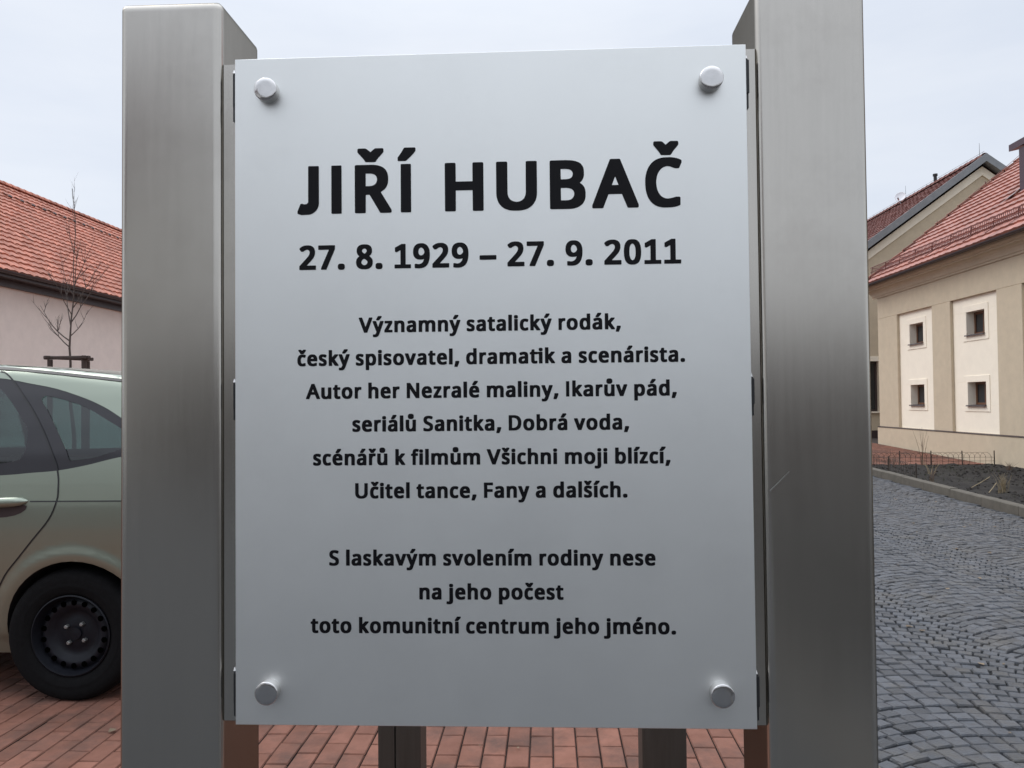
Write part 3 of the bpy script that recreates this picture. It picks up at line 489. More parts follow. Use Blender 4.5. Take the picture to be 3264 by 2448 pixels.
# ------------------------------------------------------------------ lettering: outlines of a rounded humanist bold, in thousandths of an em
GLYPH = {",":[258,[[34,-102,27,-96,25,-91,25,-61,45,19,68,139,70,144,79,149,94,151,199,151,219,148,224,144,233,129,233,99,219,54,203,9,157,-96,152,-101,139,-104]]],".":[267,[[90,-8,75,-2,60,8,49,22,43,37,40,57,41,97,46,117,55,132,65,141,80,149,95,153,115,155,150,155,170,153,190,147,205,138,215,127,220,118,226,92,226,47,222,32,215,17,199,2,175,-8,140,-11,110,-11]]],"0":[507,[[223,-8,198,-4,170,3,147,13,128,25,107,43,93,60,78,83,65,108,58,128,47,163,39,203,34,243,31,328,32,378,36,423,46,483,56,518,63,538,84,578,100,598,113,611,127,623,144,633,163,641,183,647,223,652,288,652,318,647,338,642,363,630,378,621,398,603,413,586,429,563,441,538,449,518,460,483,468,443,472,403,476,318,472,233,462,168,448,118,428,76,416,58,402,43,386,28,368,16,333,1,308,-5,283,-8],[250,108,258,108,269,113,288,126,303,147,312,168,320,193,327,228,331,273,333,323,331,373,327,418,321,448,312,478,300,503,288,518,273,530,253,538,233,530,218,518,206,503,194,478,186,453,179,418,175,373,173,333,174,288,177,243,183,208,190,178,200,153,212,133,228,118]]],"1":[507,[[55,1,49,7,48,17,48,92,50,98,54,102,65,104,200,104,206,107,206,477,205,478,115,429,100,428,85,429,65,442,61,447,60,452,60,537,62,547,69,552,235,643,245,644,325,644,338,642,343,637,344,627,344,107,350,104,465,104,476,102,481,97,482,87,482,17,481,7,475,1,465,0]]],"2":[507,[[47,1,34,6,31,16,31,96,34,106,202,286,262,355,283,386,296,411,305,441,307,466,302,491,295,506,287,515,267,530,252,536,242,537,217,532,197,524,172,509,137,484,127,482,102,482,82,484,75,491,38,541,37,566,40,576,72,602,107,623,142,638,182,648,227,652,287,651,327,644,362,631,392,612,410,596,428,571,441,541,449,506,451,471,450,436,442,396,434,371,422,346,408,321,387,292,326,221,230,121,237,118,447,118,464,116,471,111,474,101,474,21,472,10,470,6,462,2,447,0]]],"7":[507,[[115,1,105,5,101,11,101,41,310,521,310,524,305,526,60,526,40,527,32,531,28,541,28,626,30,636,40,642,55,644,445,644,460,643,468,641,473,636,476,626,474,546,248,11,245,6,240,2,230,0]]],"8":[507,[[218,-7,178,-3,153,3,126,13,103,25,86,38,66,58,53,78,42,103,34,138,31,173,33,208,40,243,51,268,68,293,88,314,118,338,98,356,84,373,70,393,60,413,53,438,50,458,49,488,51,518,59,553,68,571,76,583,98,607,128,628,163,642,203,650,258,652,308,649,333,645,358,637,378,629,396,618,413,604,428,588,438,573,448,551,455,523,457,493,456,458,450,428,439,403,426,383,408,362,384,343,385,338,412,318,433,298,452,273,463,253,470,233,474,208,475,173,473,143,465,108,457,88,448,73,428,48,411,33,396,23,378,13,358,5,323,-4,283,-8],[248,103,258,103,278,107,293,114,306,123,316,133,326,148,332,163,334,178,332,193,328,203,322,213,309,228,298,238,278,252,253,265,243,269,211,248,192,228,177,203,172,178,173,168,178,153,186,138,194,128,214,113,228,107],[251,408,258,406,260,408,278,419,293,433,301,443,310,458,313,468,316,483,310,503,298,520,278,534,253,541,239,538,228,533,208,520,196,503,190,483,194,463,205,443,223,426]]],"9":[507,[[143,-7,98,-2,81,3,75,8,73,18,73,93,74,103,76,108,83,112,88,113,123,114,158,106,183,104,213,109,237,118,263,135,286,158,296,173,306,193,318,228,313,232,283,224,248,222,203,222,173,225,148,231,123,242,98,257,81,273,65,293,53,313,44,338,35,373,32,403,32,448,36,483,42,513,57,553,76,583,103,610,120,623,138,633,173,645,218,652,273,652,298,649,318,645,343,636,368,623,388,609,403,595,422,573,434,553,449,523,458,498,465,468,470,438,473,393,474,348,472,303,468,263,463,228,455,193,438,143,428,122,414,98,387,63,371,48,351,33,328,20,308,11,288,4,263,-2,208,-8],[236,333,248,332,268,338,283,346,298,357,309,368,320,383,327,398,330,413,329,433,323,458,313,481,304,498,291,513,278,524,263,533,248,538,233,534,221,528,207,518,194,503,188,493,180,473,174,438,174,423,176,403,182,383,188,368,198,354,208,345,221,338]]],"A":[606,[[16,1,6,4,1,11,1,41,234,636,237,641,242,644,256,646,352,646,366,643,372,636,604,41,605,16,602,6,596,3,586,0,536,0,476,0,466,2,459,6,389,181,386,183,222,183,214,181,145,6,136,1,126,0],[261,306,262,304,266,302,306,302,342,302,344,306,306,408,302,413]]],"B":[561,[[77,1,64,6,61,11,60,21,60,621,63,636,72,642,87,644,267,644,322,642,357,638,397,629,432,616,447,608,462,598,474,586,491,561,500,541,505,521,507,501,508,446,505,426,498,401,491,386,478,366,464,351,452,341,477,325,487,316,500,301,514,276,523,246,527,211,526,156,517,117,502,86,488,66,478,56,452,35,417,18,377,6,322,0],[205,116,272,115,297,116,327,123,349,136,358,146,368,161,376,181,378,196,378,206,375,221,368,236,362,246,351,256,337,265,307,274,272,278,207,278,204,276],[204,396,207,393,212,392,282,393,312,398,332,406,342,413,348,421,354,431,359,446,362,461,361,471,356,486,351,496,342,506,332,513,317,519,302,524,267,528,207,528,204,526]]],"D":[630,[[77,1,64,6,61,11,60,21,60,621,63,636,72,642,87,644,282,644,337,641,377,635,417,623,452,608,482,590,499,576,524,551,539,531,555,506,565,486,576,456,587,406,591,361,592,326,591,291,587,246,580,211,571,181,556,146,541,121,512,85,478,56,457,43,432,30,387,14,342,5,292,1],[206,116,257,116,297,122,327,130,359,146,387,168,406,191,423,221,434,256,439,281,442,306,442,351,434,396,422,431,405,461,382,486,352,506,317,520,292,525,267,528,212,528,206,526]]],"F":[459,[[78,1,66,6,63,11,62,21,62,621,64,636,73,642,88,644,413,644,428,643,436,641,442,636,444,626,444,546,443,536,438,530,428,527,418,526,208,526,205,521,205,371,208,369,403,369,421,366,427,361,430,351,430,271,428,261,423,255,408,251,207,251,205,246,205,21,203,10,198,4,183,0]]],"H":[631,[[76,1,63,6,60,11,60,21,60,621,62,636,71,642,96,644,186,644,196,641,202,636,205,621,205,396,206,395,211,394,421,394,426,396,426,621,428,636,436,642,451,644,546,644,561,642,566,639,570,631,571,621,571,21,570,11,567,6,561,2,551,0,451,0,436,2,430,6,427,11,426,271,422,276,206,276,205,271,204,11,201,6,196,3,186,0]]],"I":[267,[[72,1,66,7,64,17,65,632,66,638,70,642,76,644,192,644,197,642,201,637,202,627,202,12,201,7,197,2,192,0]]],"J":[331,[[39,-8,-6,8,-11,12,-12,17,-12,42,27,137,33,142,44,143,59,143,74,136,79,135,109,138,124,148,132,162,133,627,134,637,139,642,149,644,269,643,276,637,277,627,277,297,277,152,275,127,269,102,259,77,246,57,234,42,214,25,189,9,169,1,144,-5]]],"N":[659,[[77,1,64,6,62,11,61,21,61,621,63,636,72,642,87,644,192,644,202,643,212,640,220,631,452,267,456,271,456,276,456,621,459,636,467,642,482,644,577,644,592,640,597,633,598,621,598,21,597,11,595,6,584,1,562,0,462,0,452,1,443,6,202,382,201,11,198,6,192,2,182,0]]],"S":[473,[[173,-7,128,-3,88,5,53,16,38,24,34,28,32,43,32,123,33,133,38,139,48,143,88,143,133,126,178,114,218,109,238,111,253,116,268,123,278,130,288,140,296,153,301,168,303,178,300,193,295,208,288,217,268,236,239,253,163,286,123,307,93,330,68,358,57,378,48,398,40,438,38,463,39,498,42,523,48,543,56,563,65,578,77,593,92,608,108,620,128,631,163,644,188,649,218,652,283,652,333,646,378,634,420,618,428,613,430,608,431,588,430,578,408,513,404,508,398,505,388,503,353,504,313,519,283,528,253,534,238,533,213,525,197,513,189,503,184,493,180,473,183,458,189,443,196,433,208,421,223,410,248,397,323,363,361,343,393,319,416,293,426,278,433,260,439,238,442,218,443,163,440,133,435,113,423,85,404,58,378,33,348,16,318,4,278,-5,243,-8]]],"U":[653,[[289,-7,249,-4,219,2,179,17,154,30,131,48,107,73,93,93,82,113,74,133,62,178,58,228,58,623,59,634,62,638,69,642,84,644,184,644,199,641,204,636,207,623,207,238,209,213,212,198,218,178,226,163,239,145,253,133,270,123,284,117,309,111,329,109,349,111,369,116,389,126,404,136,419,152,427,163,436,183,442,203,446,238,448,633,450,638,454,641,464,644,569,644,584,642,591,638,594,633,594,623,594,228,592,193,587,163,580,138,572,118,552,83,531,58,500,33,469,16,439,5,399,-4,354,-8]]],"V":[591,[[236,0,226,3,222,6,220,11,4,596,0,611,0,626,2,636,12,642,36,644,132,644,146,641,151,636,292,250,296,255,435,636,442,642,456,644,562,644,579,641,585,636,586,631,587,611,585,601,366,9,362,4,346,0]]],"a":[494,[[149,-5,114,4,84,19,70,30,60,40,44,65,37,85,32,105,29,145,30,175,33,195,43,225,52,240,69,261,86,275,114,291,149,303,194,312,224,315,294,319,296,320,295,335,289,355,279,369,264,380,249,384,219,377,159,353,119,352,104,355,98,360,76,415,75,425,76,450,78,455,84,460,124,478,164,490,204,497,244,500,294,498,334,493,364,483,389,469,400,460,413,445,425,425,431,410,440,375,443,330,443,25,441,10,434,3,419,0,334,0,319,5,314,12,283,0,249,-6,194,-8],[208,110,219,108,242,115,259,126,274,140,285,155,292,175,295,195,295,210,259,208,229,202,209,193,194,181,184,165,181,155,180,145,183,135,188,125,194,119]]],"b":[537,[[233,-5,208,1,183,12,173,3,163,1,73,0,59,5,54,15,53,650,56,665,61,670,68,673,173,674,183,673,194,670,199,665,202,655,202,490,203,489,233,496,258,499,318,499,353,495,373,489,393,482,423,463,438,450,452,435,463,420,474,400,490,360,498,315,502,280,502,220,500,185,493,148,484,115,474,90,459,65,443,45,423,28,403,15,373,2,348,-4,318,-8,268,-8],[271,110,278,109,298,116,313,127,328,145,338,165,346,190,350,220,352,240,350,270,347,295,343,315,333,340,323,355,313,366,298,376,278,382,258,378,243,371,231,360,220,345,213,330,207,305,202,255,202,230,205,200,211,175,218,154,226,140,238,126,253,116]]],"c":[418,[[200,-5,174,0,150,8,130,18,110,32,94,45,78,65,66,85,54,110,48,130,41,160,36,195,35,235,35,270,38,310,42,335,50,365,67,405,91,440,120,466,154,485,194,496,224,500,250,500,310,498,334,493,360,486,390,473,394,468,397,460,397,440,396,430,374,368,370,364,360,361,320,361,254,380,240,376,224,367,214,359,204,345,196,330,190,315,182,275,181,230,186,190,196,160,204,145,212,135,222,125,234,118,254,111,264,113,290,120,320,132,330,135,370,135,380,134,386,130,389,125,391,115,391,35,389,25,384,20,364,10,344,2,320,-4,270,-8]]],"d":[537,[[195,-5,165,2,145,9,130,17,110,30,85,55,74,70,63,90,54,110,43,150,38,180,35,250,36,285,42,335,48,360,56,385,74,420,98,450,115,464,130,475,160,489,185,496,205,499,240,500,290,499,335,490,335,655,338,665,343,670,355,674,370,674,455,674,475,671,481,665,484,650,484,25,482,10,475,3,460,0,370,0,355,5,350,11,324,0,290,-6,240,-8],[253,110,260,109,267,110,290,118,305,129,314,140,322,155,330,180,336,225,336,255,332,290,327,315,318,340,309,355,295,369,280,377,260,383,245,378,231,370,220,360,210,345,200,325,192,300,188,280,186,250,187,220,189,200,195,175,203,155,212,140,225,126,240,115]]],"e":[503,[[220,-5,195,-1,165,8,140,20,125,29,105,45,94,55,78,75,63,100,56,115,46,145,37,195,35,235,36,270,42,325,54,370,66,395,77,415,90,433,106,450,120,462,140,475,176,490,210,498,270,500,320,496,360,484,393,465,420,440,441,410,458,370,467,330,470,280,469,215,466,210,460,206,445,204,195,204,190,200,194,185,205,160,211,150,224,135,245,121,270,112,285,110,315,114,340,121,390,139,430,140,445,135,449,130,452,120,451,35,446,25,435,20,400,7,365,-2,335,-6,300,-8,260,-8],[196,320,200,318,270,318,310,318,315,320,308,340,296,360,279,375,260,383,250,381,240,377,224,365,210,350]]],"f":[316,[[85,2,77,8,74,18,74,378,70,380,25,381,18,384,13,388,10,404,11,458,14,464,20,468,74,488,78,554,83,578,89,598,99,618,109,634,120,646,135,657,150,665,170,672,210,678,275,676,295,673,325,665,340,657,344,648,344,638,343,618,326,558,320,554,315,552,290,550,265,552,240,559,238,558,231,554,224,544,217,518,215,493,285,492,299,488,304,484,307,474,307,404,304,388,295,382,280,380,220,380,214,378,214,14,212,8,206,4,195,0]]],"h":[537,[[63,3,56,8,53,24,54,658,58,668,63,671,73,674,173,674,188,673,197,668,202,658,202,488,203,487,238,496,273,499,338,498,378,491,408,480,434,464,453,444,468,418,476,398,481,378,486,334,486,14,484,8,478,3,458,0,358,0,348,3,341,8,338,24,338,298,337,324,332,344,320,364,303,376,283,382,268,380,253,374,233,360,218,338,208,308,204,288,202,258,202,24,199,8,193,3,178,0]]],"i":[246,[[54,3,48,8,45,24,46,478,47,484,52,488,64,492,169,492,189,490,198,484,200,468,200,14,198,8,194,4,179,0,74,0],[99,508,79,512,65,518,53,528,44,544,39,564,39,598,42,614,48,628,56,638,69,647,94,654,149,655,169,650,183,644,194,634,199,627,204,615,206,604,207,564,204,548,199,536,193,528,184,520,164,511,144,508]]],"j":[255,[[-21,-192,-56,-184,-63,-181,-68,-176,-71,-161,-70,-86,-66,-76,-61,-73,-51,-71,-11,-71,19,-77,24,-76,34,-72,40,-66,48,-51,50,-31,50,479,52,484,58,489,69,492,174,492,194,490,203,484,205,469,205,-41,203,-76,197,-106,186,-131,172,-151,149,-171,130,-181,104,-189,74,-194,19,-195],[99,509,84,512,69,519,58,529,48,544,44,564,44,599,47,614,53,629,62,639,74,647,99,654,154,655,169,652,187,644,194,638,202,629,208,619,211,604,212,564,209,549,204,538,193,524,184,518,169,511,149,508]]],"k":[480,[[65,3,58,8,55,24,55,658,60,668,65,671,75,674,185,673,197,668,200,664,202,654,202,378,205,372,311,488,330,492,435,492,450,490,455,488,460,484,462,474,463,458,460,444,312,278,310,274,471,48,474,38,473,14,471,8,466,4,450,0,340,0,321,4,315,9,205,164,202,158,202,24,199,8,194,4,180,0]]],"l":[246,[[55,3,48,8,45,24,46,658,50,668,55,671,65,674,185,673,196,668,199,664,201,654,200,14,198,8,193,4,180,0]]],"m":[813,[[63,3,56,8,53,24,53,468,56,484,61,488,78,492,168,492,183,489,193,482,218,492,248,498,278,500,328,500,363,495,389,488,413,478,433,464,438,465,453,475,473,484,508,495,548,500,608,500,651,494,683,483,708,468,719,458,732,444,746,418,753,398,759,368,762,344,762,24,760,8,754,4,743,1,733,0,638,0,623,2,614,8,611,24,611,304,610,324,603,347,593,364,578,376,568,380,558,382,543,379,531,374,511,358,503,348,496,334,487,304,483,264,483,24,481,8,473,3,458,0,358,0,348,1,338,5,333,14,332,24,332,304,331,324,324,348,313,365,298,377,288,381,278,382,264,378,253,374,234,358,221,338,211,308,208,288,205,258,205,24,202,8,197,4,183,0]]],"n":[537,[[63,3,56,8,53,24,53,468,56,484,63,490,73,492,158,492,178,490,188,481,218,492,248,498,278,500,328,500,353,497,388,489,413,478,433,466,455,444,469,418,476,398,484,364,486,318,486,28,486,14,483,8,478,3,463,0,373,0,353,1,346,4,341,8,338,24,338,298,337,324,332,344,320,364,303,376,283,382,268,380,253,374,233,360,219,338,208,308,202,264,202,24,199,8,193,3,178,0]]],"o":[538,[[215,-5,190,0,170,6,145,17,124,30,106,45,88,65,74,85,63,105,52,130,45,155,40,180,36,210,35,250,37,290,40,320,46,345,60,386,70,405,84,425,110,453,125,465,145,476,185,492,205,496,235,499,300,500,325,497,350,492,390,477,410,465,430,450,445,435,461,415,470,400,482,375,496,330,503,275,502,205,498,170,492,145,477,105,466,85,455,69,430,41,400,20,368,5,325,-5,275,-8],[263,110,275,110,295,118,313,130,326,145,337,165,345,190,350,215,352,245,350,275,346,300,337,325,330,340,318,355,305,368,290,376,270,382,255,379,235,370,220,357,211,345,201,325,194,305,190,285,187,255,187,230,191,200,198,175,205,158,216,140,230,126,245,117]]],"p":[537,[[63,-192,56,-186,53,-171,53,469,56,484,63,490,73,492,158,492,178,490,188,482,208,490,233,497,258,500,298,500,328,499,353,496,373,490,393,482,410,474,430,459,450,439,462,424,474,404,482,384,495,339,502,284,502,244,501,199,493,149,485,119,474,94,458,66,436,39,410,19,378,4,338,-6,288,-8,238,-5,203,4,202,-1,202,-171,199,-186,193,-192,178,-195],[261,114,278,109,288,112,307,124,321,139,333,159,341,179,347,204,351,234,351,259,348,289,342,314,333,335,326,349,313,364,298,375,278,382,263,379,248,373,236,364,223,350,215,334,210,319,205,294,203,274,202,244,204,214,208,189,213,166,221,149,232,134,243,123]]],"r":[355,[[63,3,55,8,53,24,53,468,55,484,60,488,68,491,88,492,163,492,173,489,183,484,198,491,213,496,248,500,303,499,323,496,338,492,342,488,344,484,346,458,338,388,333,378,328,375,318,373,283,373,263,376,253,372,238,362,220,344,210,328,200,304,195,284,193,264,192,24,190,8,183,3,168,0]]],"s":[399,[[121,-5,91,2,66,10,41,22,36,25,33,30,31,40,31,120,33,130,36,135,41,138,51,141,96,140,153,115,176,109,191,108,206,111,221,120,231,135,233,140,232,145,222,160,203,175,121,217,86,238,66,254,51,272,43,285,37,300,33,320,31,340,32,385,37,410,43,425,55,445,63,455,86,473,111,486,126,491,151,497,201,500,261,498,301,490,341,475,360,465,363,460,364,435,363,425,343,370,341,365,336,361,321,358,281,358,231,378,206,384,196,382,181,375,176,370,169,360,174,350,186,339,218,320,276,293,307,275,334,255,351,235,360,220,365,205,370,185,372,165,370,115,367,95,360,75,346,50,328,30,306,15,281,4,251,-4,216,-8,166,-8]]],"t":[347,[[176,-5,141,4,116,19,96,39,81,65,72,95,68,135,68,375,66,379,61,380,31,380,21,383,16,386,12,395,11,450,13,460,16,465,21,468,71,494,96,581,101,588,116,592,186,592,200,590,206,588,211,582,213,575,213,495,216,493,311,492,321,488,325,485,328,475,329,400,327,390,323,385,316,382,306,380,216,380,213,375,213,165,215,145,220,130,226,120,239,110,246,110,271,116,291,116,316,115,327,110,330,105,332,95,332,25,330,15,326,10,316,5,296,-1,276,-5,231,-8]]],"u":[537,[[184,-5,159,0,134,8,114,18,99,30,84,45,74,60,64,80,58,100,51,140,49,175,50,470,51,480,53,485,59,490,69,492,109,492,179,492,189,489,195,485,198,480,199,470,199,190,200,170,207,145,212,135,219,126,234,115,254,109,280,115,290,120,302,130,311,140,320,155,329,185,335,230,335,470,336,480,339,485,348,490,359,492,454,492,474,489,480,485,483,480,484,470,484,25,482,10,474,3,459,0,369,0,354,4,349,10,319,0,284,-6,234,-8]]],"v":[473,[[165,3,158,8,156,14,2,444,0,454,0,468,3,484,10,490,20,492,85,492,135,491,144,488,149,484,235,236,320,484,325,488,330,490,345,492,445,492,461,488,466,484,468,478,468,448,310,8,305,4,290,0,185,0]]],"y":[474,[[46,-192,20,-186,12,-181,10,-176,8,-96,11,-84,16,-79,31,-75,66,-75,91,-78,101,-74,111,-68,126,-53,138,-31,160,24,160,29,3,444,1,454,1,469,3,484,11,490,21,492,86,492,136,491,144,489,150,484,236,245,241,250,321,484,325,489,331,491,346,492,446,492,462,489,467,484,470,474,470,454,468,444,291,-51,274,-91,257,-121,241,-144,223,-161,201,-176,181,-185,156,-192,131,-194,81,-195]]],"z":[397,[[34,3,26,8,24,18,24,84,25,94,195,378,189,380,64,380,43,384,38,388,36,398,36,474,38,484,43,488,49,491,64,492,339,492,354,491,361,488,366,484,368,474,367,394,201,114,204,112,349,112,366,108,371,104,373,94,373,18,370,8,364,3,344,0,59,0]]],"Í":[267,[[72,1,66,7,64,17,65,632,66,638,70,642,76,644,192,644,197,642,201,637,202,627,202,12,201,7,197,2,192,0],[33,684,28,687,25,696,26,731,69,791,109,856,113,860,128,862,243,862,255,861,262,856,265,846,265,821,264,816,258,807,237,781,209,751,173,716,143,691,133,684,123,682]]],"á":[494,[[149,-5,114,4,84,19,70,30,60,40,44,65,37,85,32,105,29,145,30,175,33,195,43,225,52,240,69,261,86,275,114,291,149,303,194,312,224,315,294,319,296,320,295,335,289,355,279,369,264,380,249,384,219,377,159,353,119,352,104,355,98,360,76,415,75,425,76,450,78,455,84,460,124,478,164,490,204,497,244,500,294,498,334,493,364,483,389,469,400,460,413,445,425,425,431,410,440,375,443,330,443,25,441,10,434,3,419,0,334,0,319,5,314,12,283,0,249,-6,194,-8],[208,110,219,108,242,115,259,126,274,140,285,155,292,175,295,195,295,210,259,208,229,202,209,193,194,181,184,165,181,155,180,145,183,135,188,125,194,119],[184,515,174,520,170,525,169,555,171,570,207,625,247,695,254,699,264,701,369,701,389,700,399,694,403,685,404,670,403,650,399,642,380,615,354,585,322,550,294,524,284,517,274,515]]],"é":[503,[[220,-5,195,-1,165,8,140,20,125,29,105,45,94,55,78,75,63,100,56,115,46,145,37,195,35,235,36,270,42,325,54,370,66,395,77,415,90,433,106,450,120,462,140,475,176,490,210,498,270,500,320,496,360,484,393,465,420,440,441,410,458,370,467,330,470,280,469,215,466,210,460,206,445,204,195,204,190,200,194,185,205,160,211,150,224,135,245,121,270,112,285,110,315,114,340,121,390,139,430,140,445,135,449,130,452,120,451,35,446,25,435,20,400,7,365,-2,335,-6,300,-8,260,-8],[196,320,200,318,270,318,310,318,315,320,308,340,296,360,279,375,260,383,250,381,240,377,224,365,210,350],[190,515,180,518,174,525,172,555,174,570,217,635,251,695,265,700,320,701,385,701,395,699,403,695,407,690,408,680,408,655,405,644,385,616,360,587,331,555,300,526,290,518,280,515]]],"í":[246,[[57,2,48,8,45,24,46,478,48,484,52,488,67,492,172,492,187,491,193,488,198,484,201,468,200,14,198,8,193,4,182,1],[47,517,42,520,38,528,38,568,89,638,122,694,127,698,147,701,262,701,277,699,287,694,289,688,290,674,290,654,287,644,267,618,234,584,197,548,168,524,157,517,147,514]]],"ý":[474,[[46,-192,20,-186,12,-181,10,-176,8,-96,11,-84,16,-79,31,-75,66,-75,91,-78,101,-74,111,-68,126,-53,138,-31,160,24,160,29,3,444,1,454,1,469,3,484,11,490,21,492,86,492,136,491,144,489,150,484,236,245,241,250,321,484,325,489,331,491,346,492,446,492,462,489,467,484,470,474,470,454,468,444,291,-51,274,-91,257,-121,241,-144,223,-161,201,-176,181,-185,156,-192,131,-194,81,-195],[161,519,156,524,155,529,156,569,203,644,231,694,238,699,251,701,351,701,376,699,385,694,387,689,388,679,388,654,385,644,367,619,338,584,305,549,276,521,266,516,256,514,181,514]]],"Č":[529,[[283,-8,253,-5,218,2,188,13,163,25,138,43,113,66,92,93,80,113,66,143,53,183,44,223,41,248,37,293,37,348,39,383,46,428,54,458,64,488,75,513,89,538,107,563,125,583,143,599,168,616,191,628,218,638,248,646,278,650,353,652,388,649,418,644,448,637,478,626,503,614,509,608,510,598,510,578,479,508,473,504,463,503,423,504,363,528,328,534,308,532,288,525,272,518,253,506,238,492,219,468,205,443,195,418,187,388,182,353,180,323,183,283,191,238,199,213,210,188,222,168,238,149,253,136,273,124,298,114,328,110,373,116,433,132,468,132,478,131,484,128,488,123,490,113,489,28,483,20,473,15,443,5,413,-2,363,-7],[248,680,243,684,226,713,204,743,150,808,148,818,148,843,150,853,153,858,163,862,173,863,238,863,253,861,261,858,274,848,308,816,345,848,363,861,378,863,448,862,458,862,468,856,470,853,472,843,472,818,469,808,403,728,374,683,363,679,353,678]]],"č":[418,[[200,-5,174,0,150,8,130,18,110,32,94,45,78,65,66,85,54,110,48,130,41,160,36,195,35,235,35,270,38,310,42,335,50,365,67,405,91,440,120,466,154,485,194,496,224,500,250,500,284,500,310,498,334,493,360,486,390,473,394,467,396,460,396,435,374,369,370,364,360,361,320,361,310,362,280,373,254,380,240,376,224,367,214,359,204,345,196,330,190,315,182,275,181,230,186,190,192,170,198,155,204,144,214,132,234,117,254,111,264,113,290,120,320,133,330,135,370,135,380,133,385,130,388,125,390,115,390,35,388,25,384,20,364,10,344,2,320,-4,270,-8],[184,515,174,518,171,520,144,562,82,640,78,650,78,680,79,690,83,695,90,699,100,701,184,700,196,695,240,659,274,690,290,699,304,701,374,701,390,699,396,695,399,690,401,680,400,644,334,564,320,543,307,520,300,516,290,514]]],"Ř":[563,[[80,1,67,6,64,11,63,21,63,621,66,636,75,642,90,644,310,643,350,638,380,632,410,622,433,611,454,596,470,581,485,561,495,541,503,516,508,491,510,456,509,426,507,406,502,381,494,361,483,341,472,326,458,311,440,297,414,281,411,276,550,46,552,41,553,26,552,11,550,6,540,1,525,0,420,0,409,1,400,5,262,241,260,243,255,245,215,244,210,241,209,11,205,5,200,2,190,0],[210,361,215,360,260,360,290,363,305,368,320,374,340,390,350,404,355,416,359,431,361,446,359,461,355,477,348,491,339,501,330,509,316,516,290,524,255,527,215,527,210,526],[210,680,203,686,190,707,167,736,104,806,100,816,100,841,101,851,105,857,112,861,125,863,195,863,210,861,230,849,275,813,315,847,330,857,340,862,430,862,440,860,446,856,449,846,449,821,448,811,446,806,377,731,360,710,345,686,340,681,320,678]]],"ř":[355,[[64,2,56,8,53,24,53,468,56,484,64,490,84,492,159,492,174,489,179,484,184,485,199,492,214,496,249,500,306,498,329,495,339,490,344,483,345,458,337,388,334,380,329,376,319,373,284,373,264,376,259,375,249,370,233,358,220,344,209,326,200,304,195,284,193,264,193,24,190,8,184,3,169,0],[134,518,129,524,119,544,99,573,46,644,44,654,44,684,45,688,49,695,54,698,69,701,149,700,159,696,194,664,199,662,229,690,244,699,259,701,329,701,342,698,349,694,351,688,352,678,352,654,351,644,289,564,276,544,266,524,261,518,254,515,239,514,154,514]]],"š":[399,[[121,-5,91,2,66,10,41,22,36,25,33,30,31,40,31,120,33,130,36,135,41,138,51,141,96,140,153,115,176,109,191,108,206,111,221,120,231,135,233,140,232,145,222,160,203,175,121,217,86,238,66,254,51,272,43,285,37,300,33,320,31,340,32,385,37,410,43,425,55,445,63,455,86,473,111,486,126,491,151,497,201,500,261,498,301,490,341,475,360,465,363,460,364,435,363,425,343,370,341,365,336,361,321,358,281,358,231,378,206,384,196,382,181,375,176,370,169,360,174,350,186,339,218,320,276,293,307,275,334,255,351,235,360,220,365,205,370,185,372,165,370,115,367,95,360,75,346,50,328,30,306,15,281,4,251,-4,216,-8,166,-8],[146,515,133,520,116,550,102,570,48,640,44,650,44,680,46,690,49,695,56,699,71,701,151,700,160,695,196,664,201,662,232,690,246,699,261,701,331,701,341,700,351,694,353,690,355,680,354,645,289,560,265,520,256,515,246,514]]],"ů":[537,[[184,-5,159,0,134,8,114,18,99,30,84,45,74,60,64,80,58,100,51,140,49,175,50,470,51,480,53,485,59,490,69,492,109,492,179,492,189,489,195,485,198,480,199,470,199,190,200,170,207,145,212,135,219,126,234,115,254,109,280,115,290,120,302,130,311,140,320,155,329,185,335,230,335,470,336,480,339,485,348,490,359,492,454,492,474,489,480,485,483,480,484,470,484,25,482,10,474,3,459,0,369,0,354,4,349,10,319,0,284,-6,234,-8],[234,515,209,520,187,530,169,545,154,566,145,595,143,625,145,660,148,675,154,690,164,706,179,721,195,730,219,739,244,742,294,742,319,738,341,730,357,720,373,705,383,690,391,670,394,650,394,610,390,585,383,565,373,550,359,538,344,528,329,521,309,516,294,515]]],"–":[498,[[39,189,31,194,29,204,29,284,30,294,33,299,44,305,64,306,444,306,459,304,465,299,468,294,469,284,469,201,464,191,454,187,69,186]]],"ı":[246,[[55,3,48,8,45,24,46,478,48,484,53,488,65,492,170,492,190,490,198,484,201,468,200,14,198,8,193,4,180,0]]]}
TEXT = [
    ('JIŘÍ HUBAČ', 1.7988, 0.1223, 0.0486),
    ('27. 8. 1929 – 27. 9. 2011', 1.7082, 0.0616, 0),
    ('Významný satalický rodák,', 1.6051, 0.0382, 0),
    ('český spisovatel, dramatik a scenárista.', 1.5522, 0.0382, 0),
    ('Autor her Nezralé maliny, Ikarův pád,', 1.4989, 0.0382, 0),
    ('seriálů Sanitka, Dobrá voda,', 1.4457, 0.0382, 0),
    ('scénářů k filmům Všichni moji blízcí,', 1.3919, 0.0382, 0),
    ('Učitel tance, Fany a dalších.', 1.3388, 0.0382, 0),
    ('S laskavým svolením rodiny nese', 1.2316, 0.0383, 0),
    ('na jeho počest', 1.1779, 0.0383, 0),
    ('toto komunitní centrum jeho jméno.', 1.1243, 0.0383, 0),
]
